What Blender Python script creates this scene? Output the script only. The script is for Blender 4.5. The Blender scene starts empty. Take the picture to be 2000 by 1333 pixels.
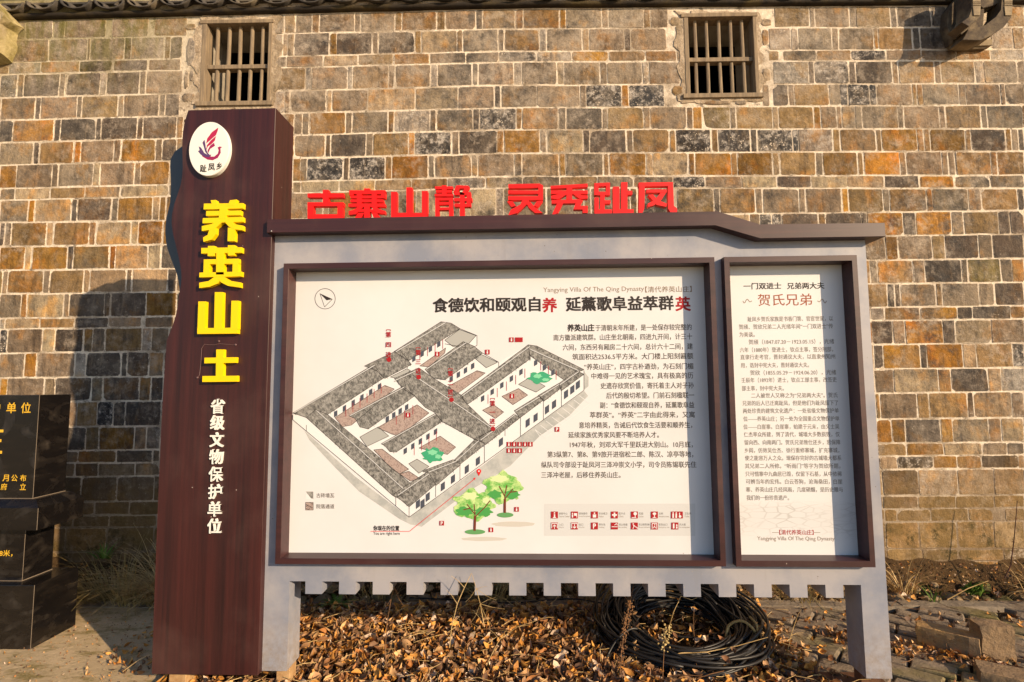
import bpy, bmesh, math, random
from mathutils import Vector, Matrix, noise
from mathutils.geometry import delaunay_2d_cdt
random.seed(11)
R = math.radians
C = bpy.context.scene.collection
scn = bpy.context.scene

# ------------------------------------------------------------------ camera
FPX, PITCH, YAW, ROLL = 1020.51, 0.0807145, -0.0346731, -0.0066179
EYE = 1.43
cx, sx_ = math.cos(PITCH), math.sin(PITCH); cy, sy_ = math.cos(YAW), math.sin(YAW)
fwd = Vector((sy_ * cx, cy * cx, sx_)); rgt0 = Vector((cy, -sy_, 0)); up0 = rgt0.cross(fwd)
rgt = rgt0 * math.cos(ROLL) + up0 * math.sin(ROLL)
upv = -rgt0 * math.sin(ROLL) + up0 * math.cos(ROLL)
cam = bpy.data.cameras.new('camera'); camo = bpy.data.objects.new('camera', cam); C.objects.link(camo)
cam.lens = 36 * FPX / 2000.0; cam.sensor_width = 36; cam.clip_end = 500; cam.clip_start = 0.02
m3 = Matrix((rgt, upv, -fwd)).transposed()
camo.matrix_world = Matrix.Translation((0, 0, EYE)) @ m3.to_4x4()
scn.camera = camo

# ------------------------------------------------------------------ light
SUN = Vector((1.30, -1.0, 0.58)).normalized()
elev = math.asin(SUN.z); azim = math.atan2(SUN.x, SUN.y)
w = bpy.data.worlds.new('World'); scn.world = w; w.use_nodes = True
nt = w.node_tree; nt.nodes.clear()
sky = nt.nodes.new('ShaderNodeTexSky'); sky.sky_type = 'NISHITA'; sky.sun_disc = False
sky.sun_elevation = elev; sky.sun_rotation = azim; sky.air_density = 1.0; sky.dust_density = 0.7; sky.ozone_density = 3.0
bg = nt.nodes.new('ShaderNodeBackground'); bg.inputs[1].default_value = 0.12
wo = nt.nodes.new('ShaderNodeOutputWorld')
nt.links.new(sky.outputs[0], bg.inputs[0]); nt.links.new(bg.outputs[0], wo.inputs[0])
sl = bpy.data.lights.new('sun', 'SUN'); sl.energy = 5.0; sl.angle = R(0.5); sl.color = (1.0, 0.75, 0.48)
so = bpy.data.objects.new('sun', sl); C.objects.link(so); so.rotation_euler = SUN.to_track_quat('Z', 'Y').to_euler()
so.location = (6, -6, 6)
scn.view_settings.view_transform = 'Standard'; scn.view_settings.look = 'None'
scn.view_settings.exposure = 0.36; scn.view_settings.gamma = 1.0; scn.view_settings.use_curve_mapping = False

# ------------------------------------------------------------------ projection helpers (pixel of the photograph -> place on a real plane)
def ray(px, py):
    return fwd + rgt * ((px - 1000) / FPX) + upv * (-(py - 666.5) / FPX)
def at(px, py, Y):
    d = ray(px, py); t = Y / d.y
    return Vector((d.x * t, Y, EYE + d.z * t))
def on_ground(px, py, z=0.0):
    d = ray(px, py); t = (z - EYE) / d.z
    return Vector((d.x * t, d.y * t, z))
WY, WTH = 3.76, R(1.2)
wd = Vector((math.cos(WTH), math.sin(WTH), 0)); wn = Vector((-math.sin(WTH), math.cos(WTH), 0))
def on_wall(px, py, n=0.0):
    d = ray(px, py); t = ((WY * math.cos(WTH)) + n) / d.dot(wn); p = d * t
    return ((p - Vector((0, WY, 0))).dot(wd), p.z + EYE)

# ------------------------------------------------------------------ material helpers
def mat(name, col=(0.5, 0.5, 0.5), rough=0.7, spec=0.3, **kw):
    m = bpy.data.materials.new(name); m.use_nodes = True
    b = m.node_tree.nodes['Principled BSDF']
    b.inputs['Base Color'].default_value = (*col, 1); b.inputs['Roughness'].default_value = rough
    b.inputs['Specular IOR Level'].default_value = spec
    for k, v in kw.items(): b.inputs[k.replace('_', ' ')].default_value = v
    return m
class NB:
    def __init__(s, m): s.m = m; s.t = m.node_tree; s.b = s.t.nodes['Principled BSDF']
    def n(s, typ, **kw):
        o = s.t.nodes.new(typ)
        for k, v in kw.items(): setattr(o, k, v)
        return o
    def l(s, a, b): s.t.links.new(a, b)
    def noise(s, vec, scale, detail=4, rough=0.6, dim=None):
        o = s.n('ShaderNodeTexNoise'); o.inputs['Scale'].default_value = scale
        o.inputs['Detail'].default_value = detail; o.inputs['Roughness'].default_value = rough
        if vec is not None: s.l(vec, o.inputs['Vector'])
        return o.outputs['Fac']
    def map(s, v, a, b, c=0.0, d=1.0):
        o = s.n('ShaderNodeMapRange'); o.clamp = True
        s.l(v, o.inputs[0])
        for i, x in enumerate((a, b, c, d)): o.inputs[i + 1].default_value = x
        return o.outputs[0]
    def math(s, op, a, b=None, c=None):
        o = s.n('ShaderNodeMath', operation=op)
        for i, x in enumerate((a, b, c)):
            if x is None: continue
            if isinstance(x, (int, float)): o.inputs[i].default_value = x
            else: s.l(x, o.inputs[i])
        return o.outputs[0]
    def mix(s, f, a, b, blend='MIX'):
        o = s.n('ShaderNodeMix', data_type='RGBA', blend_type=blend)
        for i, x in ((0, f), (6, a), (7, b)):
            if isinstance(x, (int, float)): o.inputs[i].default_value = x
            elif isinstance(x, tuple): o.inputs[i].default_value = (*x, 1)
            else: s.l(x, o.inputs[i])
        return o.outputs[2]
    def pos(s, scale=(1, 1, 1)):
        g = s.n('ShaderNodeNewGeometry'); mp = s.n('ShaderNodeMapping'); mp.inputs['Scale'].default_value = scale
        s.l(g.outputs['Position'], mp.inputs['Vector']); return mp.outputs[0]
    def bump(s, h, strength=0.3, dist=0.01):
        o = s.n('ShaderNodeBump'); o.inputs['Strength'].default_value = strength; o.inputs['Distance'].default_value = dist
        s.l(h, o.inputs['Height']); s.l(o.outputs[0], s.b.inputs['Normal'])
    def col(s, c): s.l(c, s.b.inputs['Base Color'])

def grainy(name, c1, c2, scale=20, rough=0.8, bump=0.3, dist=0.004, spec=0.25, stretch=(1, 1, 1), c3=None):
    m = mat(name, c1, rough, spec); k = NB(m); p = k.pos(stretch)
    n1 = k.noise(p, scale, 6, 0.65); c = k.mix(k.map(n1, 0.35, 0.65), c1, c2)
    if c3: c = k.mix(k.map(k.noise(p, scale * 0.23, 5), 0.52, 0.68), c, c3)
    k.col(c); k.bump(k.noise(p, scale * 3, 5, 0.7), bump, dist)
    return m

# brick: colour comes from each brick's own attribute, lime smears near its edges, specks and damp stains by noise
def make_brick_mat():
    m = mat('fired_clay_brick', (0.2, 0.16, 0.12), 0.85, 0.2); k = NB(m)
    at_ = k.n('ShaderNodeAttribute', attribute_name='tint'); uv = k.n('ShaderNodeAttribute', attribute_name='edge')
    col = at_.outputs['Color']; alpha = at_.outputs['Alpha']
    p = k.pos(); ps = k.pos((5, 5, 0.9))
    a = k.noise(p, 11, 7, 0.72); c = k.mix(k.map(a, 0.34, 0.66), k.mix(1.0, col, (0.60, 0.60, 0.62), 'MULTIPLY'), k.mix(1.0, col, (1.32, 1.30, 1.26), 'MULTIPLY'))
    hz = k.noise(p, 3.4, 4, 0.6); c = k.mix(k.map(hz, 0.5, 0.72, 0, 0.55), c, (0.23, 0.19, 0.145))
    c = k.mix(k.map(k.noise(p, 85, 4, 0.7), 0.35, 0.7, 0.0, 0.35), k.mix(1.0, c, (0.8, 0.8, 0.8), 'MULTIPLY'), k.mix(1.0, c, (1.5, 1.45, 1.4), 'MULTIPLY'))
    st = k.noise(ps, 4.2, 5, 0.65); c = k.mix(k.map(st, 0.52, 0.66, 0, 0.75), c, k.mix(1.0, c, (0.42, 0.42, 0.44), 'MULTIPLY'))
    s2 = k.noise(k.pos((7, 7, 1.3)), 3.1, 5, 0.7); c = k.mix(k.map(s2, 0.56, 0.68, 0, 0.6), c, k.mix(0.5, k.mix(1.0, c, (1.7, 1.6, 1.5), 'MULTIPLY'), (0.33, 0.25, 0.16)))
    ochre = k.noise(k.pos((1.4, 1.4, 1)), 5.5, 4, 0.6)
    c = k.mix(k.map(ochre, 0.53, 0.66, 0, 0.75), c, k.mix(1.0, c, (1.5, 1.08, 0.55), 'MULTIPLY'))
    soot = k.math('ADD', k.math('MULTIPLY', k.noise(p, 8.3, 8, 0.78), 0.62), k.math('MULTIPLY', k.noise(p, 1.15, 3, 0.5), 0.38)); c = k.mix(k.map(soot, 0.52, 0.62, 0, 0.80), c, (0.045, 0.043, 0.042))
    # lime wash smeared in cloudy patches
    cloud = k.noise(p, 13, 8, 0.78); big = k.noise(p, 1.3, 3, 0.5)
    cm = k.math('MULTIPLY', k.map(cloud, 0.49, 0.64), k.map(big, 0.42, 0.62, 0.25, 1.0))
    gq = k.n('ShaderNodeNewGeometry'); sq_ = k.n('ShaderNodeSeparateXYZ'); k.l(gq.outputs['Position'], sq_.inputs[0])
    hi = k.math('MULTIPLY', k.map(sq_.outputs[2], 3.15, 3.75), k.map(k.noise(k.pos((1, 1, 1.6)), 2.1, 6, 0.7), 0.44, 0.60))
    c = k.mix(k.math('MULTIPLY', cm, 0.62), c, (0.50, 0.42, 0.33))
    c = k.mix(k.math('MULTIPLY', k.math('MULTIPLY', hi, k.map(k.noise(p, 17, 8, 0.8), 0.36, 0.62)), 0.75), c, (0.46, 0.385, 0.30))
    # specks
    sp = k.n('ShaderNodeTexVoronoi'); sp.inputs['Scale'].default_value = 62; k.l(p, sp.inputs['Vector'])
    spn = k.noise(p, 26, 3, 0.5)
    thr = k.math('MULTIPLY', alpha, 0.42)
    spm = k.math('MULTIPLY', k.math('LESS_THAN', sp.outputs['Distance'], k.math('MULTIPLY', k.map(spn, 0.4, 0.75), thr)), 1.0)
    c = k.mix(spm, c, (0.62, 0.53, 0.42))
    hv = k.math('MULTIPLY', k.map(k.noise(p, 21, 8, 0.8), 0.5, 0.62), k.map(alpha, 0.5, 1.0, 0, 0.85))
    c = k.mix(hv, c, (0.58, 0.52, 0.45))
    # mortar smear at the edges
    e = k.math('ADD', uv.outputs['Fac'], k.math('MULTIPLY', k.math('SUBTRACT', k.noise(p, 34, 6, 0.75), 0.5), 0.03))
    c = k.mix(k.math('MULTIPLY', k.map(e, 0.0, 0.0036, 1, 0), k.map(k.noise(p, 1.9, 4, 0.6), 0.35, 0.6, 0.35, 1.0)), c, (0.76, 0.65, 0.51))
    # moss towards the damp upper corner under the eaves and earth splash at the foot
    g = k.n('ShaderNodeNewGeometry'); sep = k.n('ShaderNodeSeparateXYZ'); k.l(g.outputs['Position'], sep.inputs[0])
    mz = k.math('MULTIPLY', k.map(sep.outputs[2], 3.55, 4.2), k.map(sep.outputs[0], -2.2, -3.0))
    mm = k.math('MULTIPLY', mz, k.map(k.noise(k.pos((3, 3, 1)), 4, 6, 0.7), 0.4, 0.6))
    c = k.mix(k.math('MULTIPLY', mm, 0.8), c, (0.13, 0.12, 0.025))
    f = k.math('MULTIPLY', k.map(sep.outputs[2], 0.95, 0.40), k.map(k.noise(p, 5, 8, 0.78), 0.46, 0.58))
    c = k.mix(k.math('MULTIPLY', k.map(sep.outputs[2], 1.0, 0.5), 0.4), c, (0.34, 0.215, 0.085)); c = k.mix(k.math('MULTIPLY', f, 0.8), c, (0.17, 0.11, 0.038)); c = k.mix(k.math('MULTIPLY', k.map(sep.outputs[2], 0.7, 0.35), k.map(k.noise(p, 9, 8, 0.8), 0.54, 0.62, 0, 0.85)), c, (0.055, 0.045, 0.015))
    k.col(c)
    h = k.math('ADD', k.noise(p, 55, 8, 0.75), k.math('MULTIPLY', k.noise(p, 14, 5, 0.6), 1.6))
    k.bump(h, 0.8, 0.011)
    return m
M_BRICK = make_brick_mat()
def make_mortar():
    m = mat('lime_mortar', (0.6, 0.5, 0.4), 0.9, 0.15); k = NB(m); p = k.pos()
    c = k.mix(k.map(k.noise(p, 30, 6, 0.7), 0.35, 0.68), (0.84, 0.74, 0.60), (0.60, 0.50, 0.38))
    c = k.mix(k.map(k.noise(p, 2.6, 8, 0.75), 0.48, 0.60, 0, 0.8), c, (0.30, 0.235, 0.165))
    c = k.mix(k.map(k.noise(p, 12, 7, 0.75), 0.56, 0.63, 0, 0.8), c, (0.14, 0.11, 0.08))
    g = k.n('ShaderNodeNewGeometry'); sep = k.n('ShaderNodeSeparateXYZ'); k.l(g.outputs['Position'], sep.inputs[0])
    mz = k.math('MULTIPLY', k.map(sep.outputs[2], 3.55, 4.2), k.map(sep.outputs[0], -2.2, -3.0))
    c = k.mix(k.math('MULTIPLY', mz, 0.75), c, (0.16, 0.14, 0.04))
    c = k.mix(k.map(sep.outputs[2], 0.85, 0.35, 0, 0.85), c, (0.15, 0.095, 0.045))
    k.col(c); k.bump(k.noise(p, 70, 6, 0.75), 0.8, 0.008); return m
M_MORTAR = make_mortar()
M_PLASTER = grainy('rough_lime_plaster', (0.58, 0.47, 0.34), (0.33, 0.25, 0.17), 17, 0.9, 1.0, 0.016, c3=(0.22, 0.165, 0.10))
M_MOSSSTONE = grainy('mossy_plastered_stone', (0.46, 0.38, 0.20), (0.22, 0.18, 0.05), 11, 0.9, 0.9, 0.012, c3=(0.45, 0.36, 0.26))
M_WINWOOD = grainy('weathered_pale_timber', (0.31, 0.235, 0.15), (0.17, 0.13, 0.09), 16, 0.8, 0.35, 0.003, stretch=(3, 3, 0.35))
M_DARK = mat('unlit_room_plaster', (0.02, 0.019, 0.018), 0.95, 0.05)  # darkness of the room interior is put into this near-black colour
M_REVEAL = grainy('pale_limewashed_reveal', (0.42, 0.38, 0.31), (0.30, 0.26, 0.21), 12, 0.9, 0.3)
M_EAVE = grainy('dark_eave_moulding', (0.040, 0.030, 0.020), (0.018, 0.015, 0.013), 12, 0.85, 0.6, 0.008, c3=(0.09, 0.065, 0.025))  # near-black brown tone with ochre-brown blotches
M_TILE = grainy('grey_clay_roof_tile', (0.085, 0.075, 0.065), (0.04, 0.037, 0.035), 15, 0.85, 0.5, 0.006, c3=(0.17, 0.14, 0.10))
M_CORBEL = grainy('carved_dark_stone', (0.13, 0.10, 0.065), (0.06, 0.045, 0.035), 18, 0.85, 0.6, 0.006, c3=(0.26, 0.20, 0.12))

def wood_film(name, c1, c2, rough, vertical=True):
    m = mat(name, c1, rough, 0.5); k = NB(m)
    p = k.pos((9, 9, 0.35) if vertical else (0.35, 9, 9)); q = k.pos((34, 34, 0.6) if vertical else (0.6, 34, 34))
    n = k.math('ADD', k.math('MULTIPLY', k.noise(p, 2.2, 6, 0.65), 0.6), k.math('MULTIPLY', k.noise(q, 2.0, 4, 0.7), 0.4))
    c = k.mix(k.map(n, 0.36, 0.64), c1, c2)
    dust = k.noise(k.pos((1, 1, 1)), 2.1, 5, 0.6)
    c = k.mix(k.map(dust, 0.5, 0.75, 0, 0.14), c, (0.25, 0.16, 0.13))
    sp = k.n('ShaderNodeTexVoronoi'); sp.inputs['Scale'].default_value = 9; k.l(k.pos(), sp.inputs['Vector'])
    c = k.mix(k.math('LESS_THAN', sp.outputs['Distance'], 0.022), c, (0.45, 0.38, 0.34))
    k.col(c); k.l(k.map(dust, 0.3, 0.7, rough, rough + 0.16), k.b.inputs['Roughness']); return m
M_FILM = wood_film('dark_red_wood_grain_film', (0.060, 0.014, 0.012), (0.022, 0.0065, 0.0065), 0.40)
M_FILMH = wood_film('dark_red_wood_grain_rail', (0.062, 0.020, 0.020), (0.030, 0.011, 0.012), 0.38, False)
M_BACKB = mat('dark_grey_back_board', (0.07, 0.08, 0.09), 0.35, 0.5)
def board_mat():
    m = mat('pearl_grey_lacquer', (0.42, 0.41, 0.43), 0.42, 0.4); k = NB(m); p = k.pos((1, 1, 1))
    c = k.mix(k.map(k.noise(p, 2.4, 6, 0.62), 0.40, 0.60), (0.235, 0.255, 0.32), (0.375, 0.365, 0.39))
    c = k.mix(k.map(k.noise(k.pos((9, 9, 0.7)), 2.2, 5, 0.7), 0.56, 0.75, 0, 0.22), c, (0.22, 0.20, 0.18))
    gg = k.n('ShaderNodeNewGeometry'); se = k.n('ShaderNodeSeparateXYZ'); k.l(gg.outputs['Position'], se.inputs[0])
    mud = k.math('MULTIPLY', k.map(se.outputs[2], 0.40, 0.10), k.map(k.noise(p, 24, 6, 0.75), 0.40, 0.62))
    c = k.mix(k.math('MULTIPLY', mud, 0.7), c, (0.22, 0.16, 0.10))
    c = k.mix(k.map(k.noise(p, 70, 3, 0.5), 0.66, 0.72), c, (0.3, 0.29, 0.29))
    sp = k.n('ShaderNodeTexVoronoi'); sp.inputs['Scale'].default_value = 14; k.l(p, sp.inputs['Vector'])
    c = k.mix(k.math('LESS_THAN', sp.outputs['Distance'], 0.035), c, (0.16, 0.14, 0.13))
    # grime washed down below the frames
    k.col(c); return m
M_BOARD = board_mat()
def poster_mat():
    m = mat('printed_poster_white', (0.74, 0.71, 0.66), 0.45, 0.35); k = NB(m); p = k.pos()
    c = k.mix(k.map(k.noise(p, 2.3, 4, 0.6), 0.35, 0.7), (0.70, 0.71, 0.735), (0.65, 0.655, 0.67))
    sp = k.n('ShaderNodeTexVoronoi'); sp.inputs['Scale'].default_value = 6; k.l(p, sp.inputs['Vector'])
    c = k.mix(k.math('LESS_THAN', sp.outputs['Distance'], 0.012), c, (0.3, 0.25, 0.2))
    k.col(c); return m
M_POSTER = poster_mat()
def ink(name, c, rough=0.55): return mat(name, c, rough, 0.25)
M_BLACK = ink('black_ink', (0.03, 0.025, 0.025)); M_INK = ink('dark_brown_ink', (0.085, 0.07, 0.06)); M_INKL = ink('light_brown_ink', (0.24, 0.18, 0.13))
M_REDI = ink('dark_red_ink', (0.36, 0.015, 0.02)); M_BROWNI = ink('rust_brown_ink', (0.30, 0.09, 0.04)); M_PINKI = ink('courtyard_pink_ink', (0.42, 0.30, 0.27))
M_WHITEI = ink('white_ink', (0.74, 0.75, 0.77)); M_GREYI = ink('flat_roof_grey_ink', (0.40, 0.41, 0.40)); M_SHADI = ink('wash_grey_blue_ink', (0.40, 0.43, 0.43))
M_LEGI = ink('legend_pale_grey_ink', (0.60, 0.615, 0.63)); M_GREENI = ink('bush_green_ink', (0.05, 0.36, 0.19)); M_REDB = ink('bright_red_ink', (0.75, 0.02, 0.02))
def mottled_ink(name, a, b, sc, lo=0.4, hi=0.6, st=(1, 1, 1)):
    m = mat(name, a, 0.6, 0.2); k = NB(m); k.col(k.mix(k.map(k.noise(k.pos(st), sc, 4, 0.7), lo, hi), a, b)); return m
M_ROOFI = mottled_ink('hatched_tile_ink', (0.13, 0.13, 0.125), (0.34, 0.335, 0.32), 75)
M_CROWNI = mottled_ink('leaf_green_ink', (0.13, 0.42, 0.08), (0.55, 0.72, 0.30), 26)
M_PAVEI = mottled_ink('courtyard_paving_ink', (0.42, 0.33, 0.30), (0.24, 0.18, 0.17), 160, 0.5, 0.6)
M_STREETI = mottled_ink('street_wash_ink', (0.38, 0.40, 0.40), (0.50, 0.51, 0.50), 18)
def sketch_mat():
    m = mat('faint_printed_stone_wall', (0.7, 0.68, 0.63), 0.5, 0.3); k = NB(m)
    v = k.n('ShaderNodeTexVoronoi', feature='DISTANCE_TO_EDGE'); v.inputs['Scale'].default_value = 26; k.l(k.pos((0.6, 1, 1.7)), v.inputs['Vector'])
    a = k.map(v.outputs[0], 0.0, 0.09, 1, 0); b = k.map(k.noise(k.pos(), 9, 5), 0.35, 0.6)
    g = k.n('ShaderNodeNewGeometry'); sep = k.n('ShaderNodeSeparateXYZ'); k.l(g.outputs['Position'], sep.inputs[0])
    e = k.math('MULTIPLY', k.map(sep.outputs[2], 0.88, 0.84), k.map(sep.outputs[2], 0.69, 0.76))
    c = k.mix(k.math('MULTIPLY', k.math('MULTIPLY', a, b), k.math('MULTIPLY', e, 0.5)), (0.69, 0.70, 0.72), (0.3, 0.29, 0.27))
    c = k.mix(k.math('MULTIPLY', e, 0.12), c, (0.35, 0.34, 0.32))
    k.col(c); return m
M_YEL = mat('yellow_acrylic', (0.86, 0.62, 0.0), 0.4, 0.4); M_RED = mat('red_acrylic', (0.80, 0.008, 0.006), 0.45, 0.4)
M_WHT = mat('white_acrylic', (0.80, 0.80, 0.76), 0.45, 0.4); M_GOLD = mat('gold_paint', (0.75, 0.45, 0.03), 0.5, 0.4)
M_GLUE = mat('dried_adhesive', (0.13, 0.075, 0.075), 0.4, 0.5)
M_STEEL = mat('galvanised_screw', (0.5, 0.5, 0.5), 0.35, 0.5, Metallic=1.0)
def granite():
    m = mat('polished_black_granite', (0.012, 0.010, 0.009), 0.28, 0.5); k = NB(m); p = k.pos()
    w_ = k.n('ShaderNodeTexNoise'); w_.inputs['Scale'].default_value = 3.2; w_.inputs['Detail'].default_value = 3; w_.inputs['Distortion'].default_value = 2.6
    k.l(k.pos((1, 1, 1.5)), w_.inputs['Vector'])
    d = k.map(w_.outputs[0], 0.50, 0.70); sw = k.math('MULTIPLY', d, k.map(k.noise(p, 22, 6, 0.7), 0.35, 0.7))
    dz = k.math('MULTIPLY', k.map(k.noise(k.pos((2, 2, 9)), 3, 7, 0.75), 0.50, 0.68), 0.09)
    k.col(k.mix(k.math('MAXIMUM', dz, k.math('MULTIPLY', sw, 0.35)), (0.006, 0.005, 0.005), (0.12, 0.095, 0.07)))
    k.l(k.map(sw, 0, 0.6, 0.24, 0.6), k.b.inputs['Roughness']); return m
M_GRAN = granite()
M_SEAM = mat('pale_edge_sealant', (0.20, 0.16, 0.12), 0.8, 0.2)
def soil():
    m = mat('dark_earth', (0.08, 0.05, 0.03), 0.95, 0.1); k = NB(m); p = k.pos()
    c = k.mix(k.map(k.noise(p, 7, 8, 0.7), 0.35, 0.65), (0.07, 0.042, 0.022), (0.20, 0.125, 0.06))
    c = k.mix(k.map(k.noise(p, 2.2, 6, 0.7), 0.55, 0.7, 0, 0.6), c, (0.06, 0.065, 0.02))
    k.col(c); k.bump(k.noise(p, 55, 8, 0.8), 1.0, 0.05); return m
M_SOIL = soil()
def slab():
    m = mat('worn_concrete', (0.3, 0.25, 0.19), 0.9, 0.15); k = NB(m); p = k.pos()
    c = k.mix(k.map(k.noise(p, 3, 8, 0.65), 0.35, 0.65), (0.64, 0.49, 0.30), (0.50, 0.38, 0.22))
    mo = k.math('MULTIPLY', k.map(k.noise(k.pos((1, 1.8, 1)), 5, 8, 0.8), 0.5, 0.62), 0.8)
    c = k.mix(mo, c, (0.20, 0.155, 0.035)); sp = k.map(k.noise(p, 90, 3, 0.5), 0.66, 0.70)
    c = k.mix(sp, c, (0.5, 0.42, 0.3)); k.col(c); k.bump(k.noise(p, 38, 8, 0.75), 0.8, 0.015); return m
M_CONC = slab()
M_PAVER = grainy('grey_paving_stone', (0.30, 0.235, 0.165), (0.17, 0.135, 0.10), 9, 0.85, 0.8, 0.014, c3=(0.20, 0.165, 0.06))
M_KERB = grainy('grey_kerb_stone', (0.32, 0.26, 0.19), (0.18, 0.15, 0.115), 10, 0.85, 0.7, 0.012)
M_ROCK = grainy('rubble_stone', (0.34, 0.25, 0.15), (0.18, 0.13, 0.075), 8, 0.9, 0.8, 0.012, c3=(0.12, 0.11, 0.03))
M_LBRICK = grainy('loose_worn_brick', (0.33, 0.22, 0.12), (0.19, 0.135, 0.085), 14, 0.9, 0.9, 0.012, c3=(0.44, 0.26, 0.09))
M_CABLE = mat('black_rubber_cable', (0.018, 0.017, 0.017), 0.42, 0.4)
M_CABLEY = mat('faded_yellow_cable', (0.36, 0.25, 0.10), 0.55, 0.3)
M_POST = grainy('rusty_orange_foot_post', (0.52, 0.34, 0.17), (0.34, 0.19, 0.08), 22, 0.7, 0.4, 0.004)
M_RUST = grainy('rusty_steel_plate', (0.15, 0.07, 0.035), (0.08, 0.04, 0.025), 25, 0.8, 0.5, 0.004)
def leafy(name, a, b, sc=40, tr=0.25):
    m = mat(name, a, 0.65, 0.25); k = NB(m); k.col(k.mix(k.map(k.noise(k.pos(), sc, 3), 0.4, 0.6), a, b)); return m
M_STRAW = leafy('dry_straw', (0.66, 0.47, 0.22), (0.42, 0.28, 0.11), 14); M_STALK = leafy('dry_brown_stalk', (0.25, 0.13, 0.06), (0.15, 0.08, 0.04), 14)
M_GREEN = leafy('fresh_green_leaf', (0.07, 0.14, 0.02), (0.12, 0.20, 0.03), 30); M_SEED = leafy('pale_seed_heads', (0.62, 0.48, 0.22), (0.42, 0.30, 0.12), 60)
def litter_mat():
    m = mat('fallen_dry_leaves', (0.3, 0.2, 0.1), 0.62, 0.3); k = NB(m)
    a = k.n('ShaderNodeAttribute', attribute_name='tint')
    k.col(k.mix(k.map(k.noise(k.pos(), 60, 4), 0.35, 0.65, 0, 0.5), a.outputs['Color'], k.mix(1.0, a.outputs['Color'], (0.45, 0.4, 0.35), 'MULTIPLY'))); return m
M_LITTER = litter_mat()

# ------------------------------------------------------------------ mesh helpers
def link(name, me, m, parent=None, kind=None):
    o = bpy.data.objects.new(name, me); C.objects.link(o)
    if m is not None and not me.materials: me.materials.append(m)
    if parent: o.parent = parent
    if kind: o['kind'] = kind
    return o
def obj(name, bm, m, parent=None, smooth=False, kind=None):
    bmesh.ops.recalc_face_normals(bm, faces=bm.faces)
    me = bpy.data.meshes.new(name); bm.to_mesh(me); bm.free()
    if smooth:
        for p in me.polygons: p.use_smooth = True
    return link(name, me, m, parent, kind)
def empty(name, loc=(0, 0, 0), rz=0.0, parent=None):
    o = bpy.data.objects.new(name, None); C.objects.link(o); o.location = loc; o.rotation_euler = (0, 0, rz); o.empty_display_size = 0.1
    if parent: o.parent = parent
    return o
def tag(o, label, cat, group=None, kind=None):
    o['label'] = label; o['category'] = cat
    if group: o['group'] = group
    if kind: o['kind'] = kind
    return o
def box(bm, x0, x1, y0, y1, z0, z1, bev=0.0):
    v = [bm.verts.new((x, y, z)) for x in (x0, x1) for y in (y0, y1) for z in (z0, z1)]
    fs = [bm.faces.new([v[i] for i in f]) for f in ((0, 1, 3, 2), (4, 6, 7, 5), (0, 4, 5, 1), (2, 3, 7, 6), (0, 2, 6, 4), (1, 5, 7, 3))]
    if bev:
        es = list({e for f in fs for e in f.edges}); bmesh.ops.bevel(bm, geom=es, offset=bev, segments=2, affect='EDGES', profile=0.6)
    return v
def mkbox(name, x0, x1, y0, y1, z0, z1, m, parent=None, bev=0.0, **k):
    bm = bmesh.new(); box(bm, x0, x1, y0, y1, z0, z1, bev); return obj(name, bm, m, parent, **k)
def prism(bm, pts, y0, y1):            # outline in x,z extruded from y0 to y1
    a = [bm.verts.new((p[0], y0, p[1])) for p in pts]; b = [bm.verts.new((p[0], y1, p[1])) for p in pts]
    n = len(pts); bm.faces.new(a); bm.faces.new(b[::-1])
    for i in range(n): bm.faces.new((a[i], b[i], b[(i + 1) % n], a[(i + 1) % n]))
def mkprism(name, pts, y0, y1, m, parent=None, bev=0.0, **k):
    bm = bmesh.new(); prism(bm, pts, y0, y1)
    if bev:
        es = [e for e in bm.edges if abs(e.verts[0].co.y - y0) < 1e-6 and abs(e.verts[1].co.y - y0) < 1e-6]
        bmesh.ops.bevel(bm, geom=es, offset=bev, segments=1, affect='EDGES')
    return obj(name, bm, m, parent, **k)
def tube(bm, pts, r, seg=6, r1=None, cap=True):
    rings = []; n = len(pts); pts = [Vector(p) for p in pts]
    for i, p in enumerate(pts):
        d = (pts[min(i + 1, n - 1)] - pts[max(i - 1, 0)]).normalized()
        a = d.cross(Vector((0.13, 0.31, 0.94))).normalized(); b = d.cross(a)
        rr = r if r1 is None else r + (r1 - r) * i / (n - 1)
        rings.append([bm.verts.new(p + (a * math.cos(t) + b * math.sin(t)) * rr) for t in [2 * math.pi * j / seg for j in range(seg)]])
    for i in range(n - 1):
        for j in range(seg): bm.faces.new((rings[i][j], rings[i][(j + 1) % seg], rings[i + 1][(j + 1) % seg], rings[i + 1][j]))
    if cap: bm.faces.new(rings[0][::-1]); bm.faces.new(rings[-1])

# ------------------------------------------------------------------ GROUND (setting)
def gz(x, y): return 0.018 * noise.noise(Vector((x * 2.3, y * 2.3, 0))) + 0.010 * noise.noise(Vector((x * 7, y * 7, 3)))
bm = bmesh.new(); NX, NY = 150, 60
X0, X1, Y0, Y1 = -5.0, 5.0, 0.2, 4.3
g = [[bm.verts.new((X0 + (X1 - X0) * i / NX, Y0 + (Y1 - Y0) * j / NY, 0)) for j in range(NY + 1)] for i in range(NX + 1)]
for r_ in g:
    for v in r_:
        x, y = v.co.x, v.co.y; e = min(x - X0, X1 - x, y - Y0, Y1 - y); e = max(0, min(1, e / 0.4))
        z = gz(x, y) - 0.012
        yy = y - 0.021 * x
        if 3.50 < yy < 3.80: z -= 0.05 * min(1, (yy - 3.50) / 0.05)
        elif yy >= 3.80: z -= 0.05
        v.co.z = z * e - (1 - e) * 0.03
for i in range(NX):
    for j in range(NY): bm.faces.new((g[i][j], g[i + 1][j], g[i + 1][j + 1], g[i][j + 1]))
obj('ground', bm, M_SOIL, smooth=True, kind='structure')
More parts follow.
